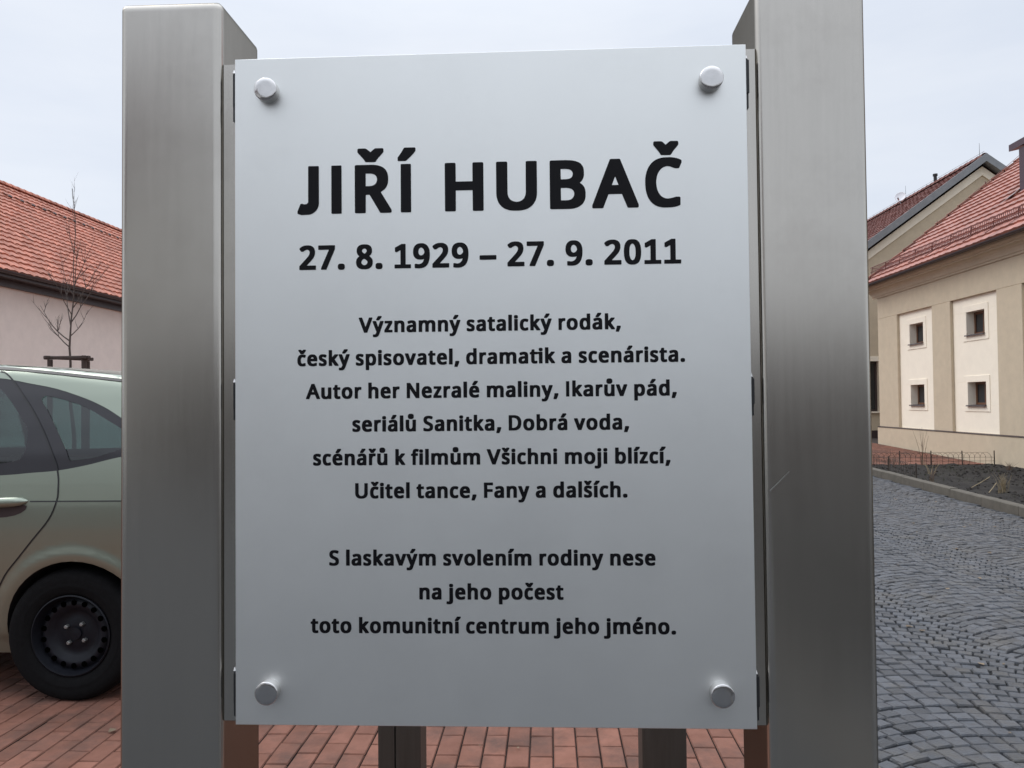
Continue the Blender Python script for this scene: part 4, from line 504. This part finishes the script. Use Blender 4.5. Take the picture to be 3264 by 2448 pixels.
# ------------------------------------------------------------------ the sign
def post(mb, x0, x1, y0, y1, zt, r=.010):
    """closed square tube with rounded corners and top"""
    def ring(ins, z):
        a, b, c, d = x0+ins, x1-ins, y0+ins, y1-ins; rr = max(r-ins, .0015); pts = []
        for cx, cy, s0 in ((b-rr, c+rr, -90), (b-rr, d-rr, 0), (a+rr, d-rr, 90), (a+rr, c+rr, 180)):
            e0, e1 = radians(s0), radians(s0+90)
            pts.append((cx+rr*cos(e0)+.004*sin(e0), cy+rr*sin(e0)-.004*cos(e0), z))
            for q in range(5): an = radians(s0+q*22.5); pts.append((cx+rr*cos(an), cy+rr*sin(an), z))
            pts.append((cx+rr*cos(e1)-.004*sin(e1), cy+rr*sin(e1)+.004*cos(e1), z))
        return pts
    rings = [ring(0, -.05), ring(0, zt*.5), ring(0, zt-r*.9-.005), ring(0, zt-r*.9)]+[ring(r*.9*(1-cos(radians(a))), zt-r*.9+r*.9*sin(radians(a))) for a in (30, 60, 90)]
    mb.grid(rings, True); mb.poly(rings[-1])
sign = thing('information_sign', 'large brushed metal sign with black Czech text on a silver plate between two steel posts', 'sign', (0, 0, 0))
for x0, x1 in ((-.6065, -.4365), (.4305, .6005)):
    b = MB(); post(b, x0, x1, 0, .170, 2.155); b.build('post', 'steel', sign, smooth=True, auto=35)
b = MB(); b.box(-.4363, .4303, .0085, .0125, .980, 2.053); b.build('backing_plate', 'steel', sign, bevel=.0008, segs=1)
b = MB(); PX = .4134; b.box(-PX, PX, 0, .003, .9777, 2.0564); panel = b.build('panel', 'alu', sign, bevel=.0006, segs=1)
for s_, x in ((-1, -.4148), (1, .4148)):
    for z0, z1 in ((1.955, 2.034), (1.466, 1.527), (.990, 1.062)):
        b = MB(); b.box(x-.0030, x+.0026, .0032, .0084, z0, z1); b.box(x-.0022, x+.0034, .0004, .0083, z0+.3*(z1-z0), z1-.002)
        br = b.build('clip', 'black', sign, bevel=.0006, segs=1)
        b = MB(); b.tube([(x-.001, .004, z1+.0005), (x-.001, .004, z1+.006)], [.0028, .0012], 8); b.build('clip_glint_tip', 'knob', br)  # chrome tip added for the bright highlight on top of the clip
for x, z in ((-.3575, 2.0003), (.3560, 1.9985), (-.3580, 1.0330), (.3580, 1.0340)):
    b = MB(); R_, H_ = .0186, .0165
    b.lathe([(0, R_), (H_-.0016, R_), (H_-.0007, R_-.0003), (H_, R_-.0014), (H_+.0001, R_*.6), (H_+.0001, .0)], (x, 0, z), (0, -1, 0), 48)
    b.build('knob', 'knob', panel, smooth=True, auto=40)
for t_, z, size, track in TEXT:
    x = 0; items = []; lo_, hi_ = None, 0
    for n_, ch in enumerate(t_):
        if ch == ' ': x += .226+track; continue
        adv, cs = GLYPH[ch]; adv /= 1000
        loops = [[(x+c[i]/1000, c[i+1]/1000) for i in range(0, len(c), 2)] for c in cs]
        us = [p_[0] for l in loops for p_ in l]; lo_ = min(us) if lo_ is None else lo_; hi_ = max(us)
        items.append(loops); x += adv+track
        if t_[n_:n_+3] == 'tik': items.append([[(x-.05, .395), (x+.07, .395), (x+.07, .487), (x-.05, .487)]])   # joined pair
    b = MB(); mid = (lo_+hi_)/2
    for loops in items: b.tri_loops(loops, lambda u, v: ((u-mid)*size-.0003, -.0005, z+v*size))
    b.build('lettering', 'vinyl', panel, recalc=False)

# matching stand further back
st = thing('rear_sign_stand', 'second steel stand farther back, seen only as two dark legs below the silver plate', 'sign stand', (0, 1.8, 0))
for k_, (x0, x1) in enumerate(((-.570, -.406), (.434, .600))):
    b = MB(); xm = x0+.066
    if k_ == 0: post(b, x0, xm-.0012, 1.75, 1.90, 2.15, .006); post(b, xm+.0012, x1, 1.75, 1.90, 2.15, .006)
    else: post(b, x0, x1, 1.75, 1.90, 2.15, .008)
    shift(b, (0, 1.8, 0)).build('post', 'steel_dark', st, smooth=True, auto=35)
b = MB(); b.box(-.405, .433, 1.86, 1.864, 1.0, 2.05); shift(b, (0, 1.8, 0)).build('panel', 'alu', st)

# ------------------------------------------------------------------ the car
CX, CY, CW = -2.28, 2.60, 1.76; AX = -.03; WX = -.058
car = thing('parked_car', 'champagne green family car parked on the red paving with black steel wheels', 'car', (CX, CY, 0))
ZS = [(.2, .135), (.35, .085), (.55, .046), (.70, .023), (.80, .011), (.88, .004), (.95, .0008), (1.012, .0), (1.022, .003), (1.08, .010), (1.15, .026), (1.25, .05), (1.4, .105), (1.55, .165), (1.66, .215), (1.8, .27)]
def interp(t, tab):
    if t <= tab[0][0]: return tab[0][1]
    for (a, u), (b_, v) in zip(tab, tab[1:]):
        if t <= b_: return u+(v-u)*(t-a)/(b_-a)
    return tab[-1][1]
SIL = [(.70, .22), (.80, .27), (.84, .42), (.845, .60), (.82, .80), (.79, .98), (.735, 1.18), (.655, 1.38), (.545, 1.545), (.42, 1.604), (.26, 1.634), (.09, 1.659), (-.26, 1.698), (-.58, 1.722), (-.95, 1.738), (-1.3, 1.735), (-1.62, 1.70), (-1.80, 1.655), (-2.2, 1.42), (-2.62, 1.16), (-2.85, 1.06), (-3.2, .97), (-3.42, .86), (-3.53, .70), (-3.56, .50), (-3.54, .30), (-3.45, .22)]
def segd(p_, a, b_):
    vx, vz = b_[0]-a[0], b_[1]-a[1]; t_ = max(0, min(1, ((p_[0]-a[0])*vx+(p_[1]-a[1])*vz)/(vx*vx+vz*vz+1e-12))); return math.hypot(p_[0]-a[0]-t_*vx, p_[1]-a[1]-t_*vz)
def inset(x, z):
    v = interp(z, ZS)
    if x > .2: v += .10*((x-.2)/.6)**2
    if x < -2.5: v += .22*((-2.5-x)/1.05)**2
    for xc in (AX, AX-2.70):                         # pressed lips round the wheel arches
        d = math.hypot(x-xc, z-.335); q = (d-.405)/.045
        if abs(q) < 1 and z > .3: v -= .012*(1-q*q)
    return v
def edge_round(x, z, r=.055):
    d = min(segd((x, z), a, b_) for a, b_ in zip(SIL, SIL[1:]))
    return 0 if d >= r else r-math.sqrt(max(0, r*r-(r-d)**2))
def side(x, z): return inset(x, z)+edge_round(x, z)
def arcp(cx, cz, r, a0, a1, n): return [(cx+r*cos(radians(a0+(a1-a0)*i/n)), cz+r*sin(radians(a0+(a1-a0)*i/n))) for i in range(n+1)]
AR = .378; a_ = math.degrees(math.asin((.335-.22)/AR))
outline = SIL+arcp(AX-2.70, .335, AR, 180+a_, -a_, 26)+arcp(AX, .335, AR, 180+a_, -a_, 26)
dlo_top = [(-2.22, 1.235), (-1.98, 1.44), (-1.74, 1.60), (-1.55, 1.655), (-1.2, 1.678), (-.85, 1.668), (-.56, 1.648), (-.47, 1.636), (-.384, 1.619), (-.22, 1.587), (-.052, 1.535), (.06, 1.489), (.147, 1.442), (.28, 1.36), (.36, 1.30)]
dlo_bot = [(.37, 1.275), (.30, 1.252), (.191, 1.232), (.12, 1.216), (.025, 1.193), (-.118, 1.168), (-.263, 1.157), (-.41, 1.146), (-.9, 1.128), (-1.4, 1.122), (-1.9, 1.14)]
DLO = dlo_top+dlo_bot
seam = [(-.56, 1.685), (-.527, 1.676), (-.479, 1.64), (-.427, 1.589), (-.33, 1.488), (-.247, 1.385), (-.184, 1.293), (-.136, 1.213), (-.113, 1.157), (-.101, 1.095), (-.102, 1.02), (-.143, .926), (-.237, .816), (-.315, .726), (-.393, .635), (-.45, .52), (-.48, .36)]
def smooth_pts(p_, n=5):
    out = []
    for i in range(len(p_)-1):
        a, b_, c_, d = (Vector(p_[max(i-1, 0)]), Vector(p_[i]), Vector(p_[i+1]), Vector(p_[min(i+2, len(p_)-1)]))
        for k in range(n):
            t_ = k/n; out.append(tuple(.5*((2*b_)+(c_-a)*t_+(2*a-5*b_+4*c_-d)*t_*t_+(3*b_-a-3*c_+d)*t_**3)))
    return out+[tuple(p_[-1])]
def smooth_closed(p_, n=3):
    out = []; m_ = len(p_)
    for i in range(m_):
        a, b_, c_, d = (Vector(p_[(i+k-1) % m_]) for k in range(4))
        for k in range(n):
            t_ = k/n; out.append(tuple(.5*((2*b_)+(c_-a)*t_+(2*a-5*b_+4*c_-d)*t_*t_+(3*b_-a-3*c_+d)*t_**3)))
    return out
seam_s = smooth_pts(seam, 4)
seam2 = [(-1.33, 1.70), (-1.32, 1.5), (-1.30, 1.13), (-1.29, .8), (-1.30, .36)]
q_glass = smooth_closed([(-.285, 1.527), (-.239, 1.472), (-.164, 1.374), (-.086, 1.262), (-.066, 1.224), (-.04, 1.218), (.068, 1.233), (.138, 1.253), (.22, 1.285), (.275, 1.305), (.26, 1.325), (.16, 1.385), (.074, 1.431), (-.041, 1.49), (-.15, 1.524), (-.255, 1.549), (-.278, 1.545)], 3)
r_glass = smooth_closed([(-.60, 1.612), (-.545, 1.60), (-.474, 1.544), (-.424, 1.494), (-.365, 1.43), (-.325, 1.381), (-.309, 1.332), (-.306, 1.28), (-.318, 1.235), (-.36, 1.215), (-.5, 1.20), (-1.0, 1.185), (-1.25, 1.185), (-1.265, 1.21), (-1.275, 1.5), (-1.265, 1.63), (-1.2, 1.64), (-.9, 1.635)], 3)
f_glass = [(-1.37, 1.20), (-1.36, 1.62), (-1.55, 1.615), (-1.72, 1.56), (-1.93, 1.40), (-2.10, 1.24), (-1.95, 1.195)]
def pip(p_, poly):
    x, y = p_; r = False; j = len(poly)-1
    for i in range(len(poly)):
        xi, yi = poly[i]; xj, yj = poly[j]
        if (yi > y) != (yj > y) and x < (xj-xi)*(y-yi)/(yj-yi)+xi: r = not r
        j = i
    return r
door_r = seam_s+[(-1.30, .36)]+[(-1.29, .8), (-1.30, 1.13), (-1.32, 1.5), (-1.33, 1.70)]
door_f = [(-1.33, 1.70), (-1.32, 1.5), (-1.30, 1.13), (-1.29, .8), (-1.30, .36), (-2.22, .36), (-2.27, .6), (-2.27, 1.0), (-2.23, 1.25), (-1.98, 1.46), (-1.74, 1.62), (-1.55, 1.675)]
verts, cons = [], []
def add_loop(p_, close=True):
    i = len(verts); verts.extend(Vector(q) for q in p_); n = len(p_)
    cons.extend((i+k, i+(k+1) % n) for k in range(n if close else n-1))
DLO = smooth_closed(DLO, 3)
for l_ in (outline, DLO, q_glass, r_glass, f_glass): add_loop(l_)
add_loop(door_r); add_loop(door_f)
x = -3.52
while x < .84:
    z = .25; fine_ = x > -.75
    while z < 1.75:
        if pip((x, z), outline): verts.append(Vector((x, z)))
        z += .022 if fine_ else .035
    x += .024 if fine_ else .045
res = geometry.delaunay_2d_cdt(verts, cons, [], 0, 1e-5)
V2, F2 = res[0], res[2]
regs = {k: MB() for k in ('body', 'door_r', 'door_f', 'trim', 'trim_r', 'trim_f', 'g_q', 'g_r', 'g_f', 'trim2')}
for fc in F2:
    c_ = (sum(V2[i].x for i in fc)/3, sum(V2[i].y for i in fc)/3)
    if not pip(c_, outline): continue
    if pip(c_, q_glass): k = 'g_q'
    elif pip(c_, r_glass): k = 'g_r'
    elif pip(c_, f_glass): k = 'g_f'
    elif pip(c_, DLO): k = 'trim_r' if pip(c_, door_r) else 'trim_f' if pip(c_, door_f) else 'trim' if c_[0] > -1 else 'trim2'
    elif pip(c_, door_r): k = 'door_r'
    elif pip(c_, door_f): k = 'door_f'
    else: k = 'body'
    off = .006 if k.startswith('g_') else .002 if k.startswith('trim') else 0
    regs[k].poly([(V2[i].x, side(V2[i].x, V2[i].y)+off, V2[i].y) for i in fc])
def strip(mb, pts, w_, off=-.0022):
    """a thin dark joint following the skin of the car"""
    for a, b_ in zip(pts, pts[1:]):
        v = Vector((b_[0]-a[0], b_[1]-a[1])); n = Vector((-v.y, v.x)).normalized()*w_/2
        mb.quad(*[(q[0], side(q[0], q[1])+off, q[1]) for q in ((a[0]+n.x, a[1]+n.y), (b_[0]+n.x, b_[1]+n.y), (b_[0]-n.x, b_[1]-n.y), (a[0]-n.x, a[1]-n.y))])
def both(mb, name, m, parent, smooth=True, merge=.0004, sides=(0, 1)):
    outs = []
    for s_ in sides:
        q = MB(); q.f = [tuple(f) if s_ == 0 else tuple(f[::-1]) for f in mb.f]; q.t = list(mb.t)
        q.v = [(x, y if s_ == 0 else CW-y, z) for x, y, z in mb.v]
        outs.append(q.build(name, m, parent, smooth=smooth, merge=merge, recalc=False))
    return outs
# body: both flanks and everything that wraps across from one to the other
def span(i0, i1, n=14, crown=.010):
    rows = []
    pts = smooth_pts(SIL, 4)
    for x, z in pts[i0*4:i1*4+1]:
        e = side(x, z); k = min(1, max(0, (z-1.0)/.6))
        rows.append([(x+ (.05*(1-(2*j/n-1)**2) if x > .5 else -.06*(1-(2*j/n-1)**2) if x < -3.2 else 0), e+(CW-2*e)*j/n, z+crown*k*(1-(2*j/n-1)**2)) for j in range(n+1)])
    return rows
body = MB()
for s_ in (0, 1):
    i = len(body.v); q = regs['body']; body.v += [(x, y if s_ == 0 else CW-y, z) for x, y, z in q.v]
    body.f += [tuple(i+k for k in (f if s_ == 0 else f[::-1])) for f in q.f]; body.t += q.t
for a, b_ in ((0, 6), (8, 17), (19, 26)): body.grid(span(a, b_))
body.box(-3.3, .62, .32, CW-.32, .20, .24)
bo = body.build('body', 'paint', car, smooth=True, merge=.0004, auto=50)
w_ = MB(); w_.grid(span(6, 8)); w_.build('rear_window', 'glass', car, smooth=True)
w_ = MB(); w_.grid(span(17, 19)); w_.build('windscreen', 'glass', car, smooth=True)
for key, tk, gk in (('door_r', 'trim_r', 'g_r'), ('door_f', 'trim_f', 'g_f')):
    ds = both(regs[key], 'door', 'paint', car)
    for s_, d in enumerate(ds):
        both(regs[tk], 'window_frame', 'trim', d, sides=(s_,)); both(regs[gk], 'window', 'glass', d, sides=(s_,))
        hx = -.36 if key == 'door_r' else -1.44; h = MB()
        n_ = 10
        rows = []
        for i in range(n_+1):
            xx = hx-.16+.27*i/n_; tt = 2*i/n_-1; hh = .024*math.sqrt(max(0.02, 1-abs(tt)**4)); zz = 1.014+.004*tt
            yy = side(xx, zz)-.034*math.sqrt(max(0, 1-tt**4))-.001
            rows.append([(xx, side(xx, zz)+.002, zz-hh), (xx, yy+.004, zz-hh), (xx, yy-.002, zz), (xx, yy+.004, zz+hh*.9), (xx, side(xx, zz)+.002, zz+hh)])
        h.grid(rows); both(h, 'handle', 'paint', d, sides=(s_,))
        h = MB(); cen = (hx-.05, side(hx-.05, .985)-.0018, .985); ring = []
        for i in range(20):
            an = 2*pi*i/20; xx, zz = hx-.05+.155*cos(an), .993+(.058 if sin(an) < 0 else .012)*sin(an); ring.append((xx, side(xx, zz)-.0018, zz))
        h.poly(ring[::-1]); both(h, 'handle_recess_shade', 'gutter', d, sides=(s_,))  # flat dark patch: shade of the scoop under the handle, put in by colour
both(regs['trim'], 'window_trim', 'trim', car); both(regs['trim2'], 'mirror_base', 'trim', car); both(regs['g_q'], 'quarter_window', 'glass', car)
for pts_, w_ in ((seam_s, .0075), (smooth_pts(seam2, 4), .006), (smooth_pts([(-2.22, .36), (-2.27, .6), (-2.27, 1.0), (-2.23, 1.23)], 4), .006)):
    sm = MB(); strip(sm, pts_, w_); both(sm, 'door_gap', 'black', car, smooth=False, merge=0)
for pts_ in ([(-.24+.02*i, 1.0165) for i in range(50)], [(.335, .59), (.5, .605), (.7, .615)]):
    sm = MB(); strip(sm, pts_, .0062); both(sm, 'panel_gap', 'black', car, smooth=False, merge=0)
dr_ = MB(); strip(dr_, smooth_pts([(.30, 1.605), (.102, 1.632), (-.139, 1.660), (-.354, 1.684), (-.568, 1.703), (-.95, 1.716), (-1.3, 1.713), (-1.6, 1.68)], 6), .014, -.004); both(dr_, 'roof_trim', 'black', car, smooth=False, merge=0)
for xc in (AX, AX-2.7):
    q = MB(); A_ = arcp(xc, .335, AR, 0, 180, 24)
    q.grid([[(x, side(x, z), z) for x, z in A_], [(x, .30, z) for x, z in A_]]); q.grid([[(x, .30, z) for x, z in A_], [(xc+(x-xc)*.01, .30, .335) for x, z in A_]]); both(q, 'wheel_housing', 'black', car)
def lamp(name, poly, m_):
    q = MB(); ps = [Vector(p_) for p_ in poly]; n_ = 10; A, B, C_, D_ = ps[:4]
    q.grid([[(lambda p_: (p_.x, side(p_.x, p_.y)-.008, p_.y))(A.lerp(B, i/n_).lerp(D_.lerp(C_, i/n_), j/n_)) for i in range(n_+1)] for j in range(n_+1)]); both(q, name, m_, car, smooth=True, merge=0)
lamp('tail_light', [(.60, .90), (.765, .90), (.715, 1.14), (.60, 1.16)], 'red_lamp'); lamp('headlight', [(-3.44, .78), (-3.44, .64), (-3.1, .70), (-2.98, .84)], 'white_lamp')
def wheel(xc, s_):
    yo = .050 if s_ == 0 else CW-.050; ax = (0, -1, 0) if s_ == 0 else (0, 1, 0); c_ = (xc, yo, .330)
    q = MB(); R_ = .336
    q.lathe([(-.17, .205), (-.19, .23), (-.185, .29), (-.17, R_-.012), (-.14, R_), (-.03, R_), (.002, R_-.014), (.012, .305), (.015, .275), (.012, .262), (.0135, .258), (.012, .250), (.004, .222), (-.004, .208), (-.012, .203), (-.17, .203)], c_, ax, 56)
    wv = q.build('wheel', 'tyre', car, smooth=True, auto=50)
    q = MB(); q.lathe([(-.012, .2028), (.003, .206), (.006, .200), (-.004, .195), (-.030, .190), (-.045, .182), (-.040, .172), (-.028, .160), (-.030, .140), (-.055, .118), (-.062, .095), (-.056, .075), (-.050, .045), (-.050, .032), (-.038, .030), (-.036, 0)], c_, ax, 48)
    rm = q.build('rim', 'rim', wv, smooth=True, auto=60)
    for k in range(18):
        q = MB(); an = 2*pi*(k+.5)/18; r = .160; q.lathe([(-.0300, .0145), (-.0272, .0145), (-.0272, 0)], (xc+r*cos(an), yo, .330+r*sin(an)), ax, 12); q.build('rim_hole_disc', 'hole', rm)  # flat black discs: the darkness inside the holes is in the colour
    for k in range(4):
        an = pi/4+.16+k*pi/2; r = .058; q = MB(); q.lathe([(-.054, .011), (-.034, .0105), (-.030, .007), (-.030, 0)], (xc+r*cos(an), yo, .330+r*sin(an)), ax, 6); q.build('wheel_nut', 'nut', rm)
for xc in (WX, WX-2.70):
    for s_ in (0, 1): wheel(xc, s_)
def seat(xx, yy, w2, hr):
    q = MB(); q.box(xx-.09, xx+.03, yy-w2, yy+w2, .55, 1.19); q.build('seat_back', 'seat', car, bevel=.05, segs=3)
    for h in hr:
        q = MB(); q.box(xx-.05, xx+.06, h-.13, h+.13, 1.20, 1.375); q.build('headrest', 'seat', car, bevel=.055, segs=4)
seat(.08, CW/2, .62, (.46, CW-.46, CW/2)); seat(-1.05, .46, .24, (.46,)); seat(-1.05, CW-.46, .24, (CW-.46,))
q = MB(); q.box(-2.3, .55, .14, CW-.14, .45, .55); q.box(-2.35, -1.95, .14, CW-.14, .8, 1.12); q.build('cabin_floor', 'seat', car)

# ------------------------------------------------------------------ young tree in its guard
TX, TY = -5.98, 8.5
tree = thing('young_tree', 'slender leafless young tree tied inside a wooden guard, behind the car', 'tree', (TX, TY, 0))
tr = MB(); rt = random.Random(11); tp = []
for i in range(24):
    z = 4.30*i/23; tp.append((TX+.02*sin(z*2.1)+.012*sin(z*7)+(.02 if z > 2.4 else 0)-.012*(z-2.0), TY+.02*cos(z*1.7), z))
tr.tube(tp, [max(.004, .040*(1-i/24.5)**1.7) for i in range(24)], 7); shift(tr, (TX, TY, 0)).build('trunk', 'bark', tree, smooth=True)
cw = MB()
def at(z): k = z/4.35*23; i = min(22, int(k)); return Vector(tp[i]).lerp(Vector(tp[i+1]), k-i)
def branch(p0, d, ln, r, depth):
    pts = [p0]; d = d.normalized()
    for q in range(6):
        d = (d+Vector((rt.gauss(0, .10), rt.gauss(0, .10), .11))).normalized(); pts.append(pts[-1]+d*ln/6)
    cw.tube(pts, [r*(1-.82*q/6) for q in range(7)], 5)
    if depth:
        for q in range(rt.randint(3, 5)):
            k = rt.randint(2, 5); a = rt.uniform(0, 6.28); sd_ = (d+Vector((cos(a), sin(a), .25))*.75); branch(pts[k], sd_, ln*rt.uniform(.3, .5), r*.5, depth-1)
for z, ax_, ay_, up, ln, r in ((2.28, -.55, -.2, .55, .75, .013), (2.36, -.75, .1, .50, .85, .016), (2.42, .6, .2, .55, .55, .012), (2.55, -.5, .35, .75, 1.05, .013), (2.60, .75, -.15, .62, .95, .013), (2.70, -.3, -.5, .8, .8, .010),
                               (2.78, .5, .3, .9, .85, .011), (2.85, .25, -.3, 1.1, 1.15, .012), (2.95, -.6, .1, .8, .75, .009), (3.05, .4, .2, 1.2, .95, .010), (3.5, -.3, .2, 1.2, .7, .008), (3.7, .3, -.1, 1.4, .6, .007), (3.9, -.2, -.2, 1.5, .5, .006), (4.2, .2, .1, 1.6, .4, .004)):
    branch(at(z), Vector((ax_, ay_, up)), ln*.74, r*.62, 2 if ln > .7 else 1)
shift(cw, (TX, TY, 0)).build('crown', 'bark', tree, smooth=True)
tg = thing('tree_guard', 'low wooden frame of three stakes with top rails around the young tree', 'tree guard', (TX, TY, 0))
pts = [(TX-.17, TY-.18), (TX+.27, TY-.18), (TX+.07, TY+.22)]
for (x, y) in pts:
    b = MB(); b.tube([(x, y, -.1), (x, y, 2.085)], .032, 10); shift(b, (TX, TY, 0)).build('stake', 'stake', tg, smooth=True, auto=40)
for a, b_ in ((0, 1), (1, 2), (2, 0)):
    A, B = Vector((*pts[a], 2.11)), Vector((*pts[b_], 2.11)); d = (B-A).normalized()*.07; n = Vector((-d.y, d.x, 0)).normalized()*.028
    b = MB(); i = len(b.v); dz = .002*a
    for zz in (-.021+dz, .021+dz): b.v += [tuple(A-d+n+Vector((0, 0, zz))), tuple(A-d-n+Vector((0, 0, zz))), tuple(B+d-n+Vector((0, 0, zz))), tuple(B+d+n+Vector((0, 0, zz)))]
    for f in ((3, 2, 1, 0), (4, 5, 6, 7), (0, 1, 5, 4), (1, 2, 6, 5), (2, 3, 7, 6), (3, 0, 4, 7)): b.f.append(f); b.t.append(.5)
    shift(b, (TX, TY, 0)).build('rail', 'stake', tg, bevel=.006, segs=1)
b = MB(); b.tube([(pts[0][0], pts[0][1], 1.9), (TX, TY-.03, 1.93), (pts[1][0], pts[1][1], 1.9)], .012, 5); b.tube([(TX, TY-.03, 1.93), (pts[2][0], pts[2][1], 1.95)], .012, 5); shift(b, (TX, TY, 0)).build('tie', 'stake', tg)

# ------------------------------------------------------------------ wire border fences and the dead plants of the bed
def wire_fence(A, B, label, nposts, step=.112):
    A, B = Vector(A), Vector(B); d = (B-A); Ln = d.length; d.normalize(); fz = thing('wire_fence', label, 'garden fence', tuple(A), group='low wire edging round the flower bed')
    m_ = MB(); n = int(Ln/step)
    for i in range(n+1):
        p_ = A+d*i*step; q0 = p_+Vector((0, 0, -.02)); lean = Vector((rnd.gauss(0, .006), rnd.gauss(0, .006), 0))
        m_.tube([q0, p_+Vector((0, 0, .19))+lean], .0036, 4)
        if i+2 <= n:
            m_.tube([p_+d*(step*(1-cos(pi*k/8)))+Vector((0, 0, .17+.105*sin(pi*k/8))) for k in range(9)], .0032, 4, cap=False)
    for h in (.085, .165): m_.tube([A+Vector((0, 0, h)), A+d*Ln*.5+Vector((0, 0, h-.008)), B+Vector((0, 0, h))], .0032, 4)
    shift(m_, A).build('wire_panel', 'wire', fz)
    for i in range(nposts):
        p_ = A+d*Ln*i/(nposts-1); b = MB(); b.tube([p_+Vector((0, 0, -.15)), p_+Vector((rnd.gauss(0, .01), 0, .31))], .0115, 6); shift(b, A).build('post', 'wire', fz)
wire_fence((7.22, 16.62, .03), (9.86, 16.45, .03), 'low hooped wire edging running across the bed to the tan wall', 5)
wire_fence((6.60, 13.0, .04), (7.16, 16.55, .04), 'low hooped wire edging running back along the kerb, left of the crosswise run', 3)
def dead_plant(x, y, n, h, label, name='dead_plant', m_='twig', r=.004, spread=.25, cat='plant', z0=.04, up=1):
    b = MB(); rr = random.Random(int(x*100)+int(y*10))
    for k in range(n):
        a = rr.uniform(0, 6.28); l_ = h*rr.uniform(.55, 1); s_ = spread*rr.uniform(.2, 1)*l_
        o = Vector((x+rr.gauss(0, .03), y+rr.gauss(0, .03), z0-.02)); pts = [o+Vector((cos(a)*s_*t_*t_+rr.gauss(0, .004), sin(a)*s_*t_*t_, l_*t_*up)) for t_ in (0, .25, .5, .75, 1)]
        b.tube(pts, [r, r*.9, r*.75, r*.55, r*.3], 4)
        if rr.random() < .6 and n < 20: b.tube([pts[2], pts[2]+Vector((rr.gauss(0, .08), rr.gauss(0, .08), .10))], [r*.5, r*.2], 4)
    o = b.build(name, m_, None); 
    return tag(o, label, cat)
dead_plant(8.25, 16.3, 6, .95, 'tall bare stems standing against the tan plinth behind the wire edging', spread=.22, r=.0055)
dead_plant(7.45, 15.9, 7, .45, 'short bare twigs just behind the street kerb near the steel post', spread=.45)
dead_plant(7.46, 14.2, 5, .34, 'arched pale dead stalks in the middle of the dark soil', 'dead_stalks', 'straw', .007, .5)
dead_plant(7.05, 11.16, 52, .33, 'bleached tuft of dry grass at the right of the flower bed', 'dry_grass_tuft', 'straw', .0032, .45, 'grass tuft')
dead_plant(9.35, 15.0, 30, .20, 'small grey dry grass tuft at the foot of the tan wall', 'dry_grass_tuft', 'twig', .003, .9, 'grass tuft')
dead_plant(6.8, 12.9, 9, .28, 'low bare twigs growing beside the kerb in front of the wire edging', spread=.6)
for (x0, y0, x1, y1, lab) in ((6.75, 10.98, 7.15, 11.5, 'shorter pale cane leaning toward the kerb beside the dry grass tuft'), (6.86, 11.68, 7.6, 12.5, 'longer pale cane lying on the soil behind the dry grass tuft')):
    b = MB(); b.tube([(x0, y0, .06), ((x0+x1)/2, (y0+y1)/2, .10), (x1, y1, .15)], .007, 5); tag(b.build('fallen_cane', 'straw'), lab, 'cane', 'canes lying on the flower bed')
gr = MB(); rr = random.Random(5)
for _ in range(2600):                                # sparse winter grass and litter on the soil
    yy = rr.uniform(8, 16.3); xx = rr.uniform(kx(yy)+.15, 9.8)
    if sin(xx*2.3+1)*sin(yy*1.7+.5) < .05: continue
    h = rr.uniform(.02, .07); a_ = rr.uniform(0, 6.28); w_ = .004; dx, dy = cos(a_)*w_, sin(a_)*w_
    gr.poly([(xx-dx, yy-dy, .02), (xx+dx, yy+dy, .02), (xx+rr.gauss(0, .03), yy+rr.gauss(0, .03), .03+h)])
M['grass'] = mat('winter_grass', (.050, .055, .024), .9, 0, .3, 6)
gr.build('ground_cover', 'grass', kind='stuff', recalc=False)
# fine scratch on the right post
b = MB(); b.poly([(.4390, -.0006, 1.3495), (.4690, -.0006, 1.3785), (.4695, -.0006, 1.3780), (.4392, -.0006, 1.3475)]); b.build('scratch', mat('bright_scratch', (.75, .74, .72), .3, 1, .05), sign)

# blown leaves and grit on the street and the paving
lf = MB(); rr = random.Random(21)
for _ in range(520):
    x, y = (rr.uniform(1.5, 6.0), rr.uniform(1.5, 14)) if rr.random() < .72 else (rr.uniform(-5, 1.2), rr.uniform(1.2, 6))
    if x > kx(y)-.05: continue
    r = rr.choice((.006, .008, .010, .022)); a_ = rr.uniform(0, 6.28); z = .006
    lf.poly([(x+r*cos(a_+q)*rr.uniform(.6, 1.1), y+r*sin(a_+q)*rr.uniform(.6, 1.1), z+rr.uniform(0, r*.5)) for q in (0, 1.3, 2.6, 3.8, 5.0)], t=rr.random())
M['leaf'] = mat('dry_leaf_grit', (.20, .15, .10), .9, 0, .4, 3, tint=.7)
lf.build('leaf_litter', 'leaf', kind='stuff', recalc=False)
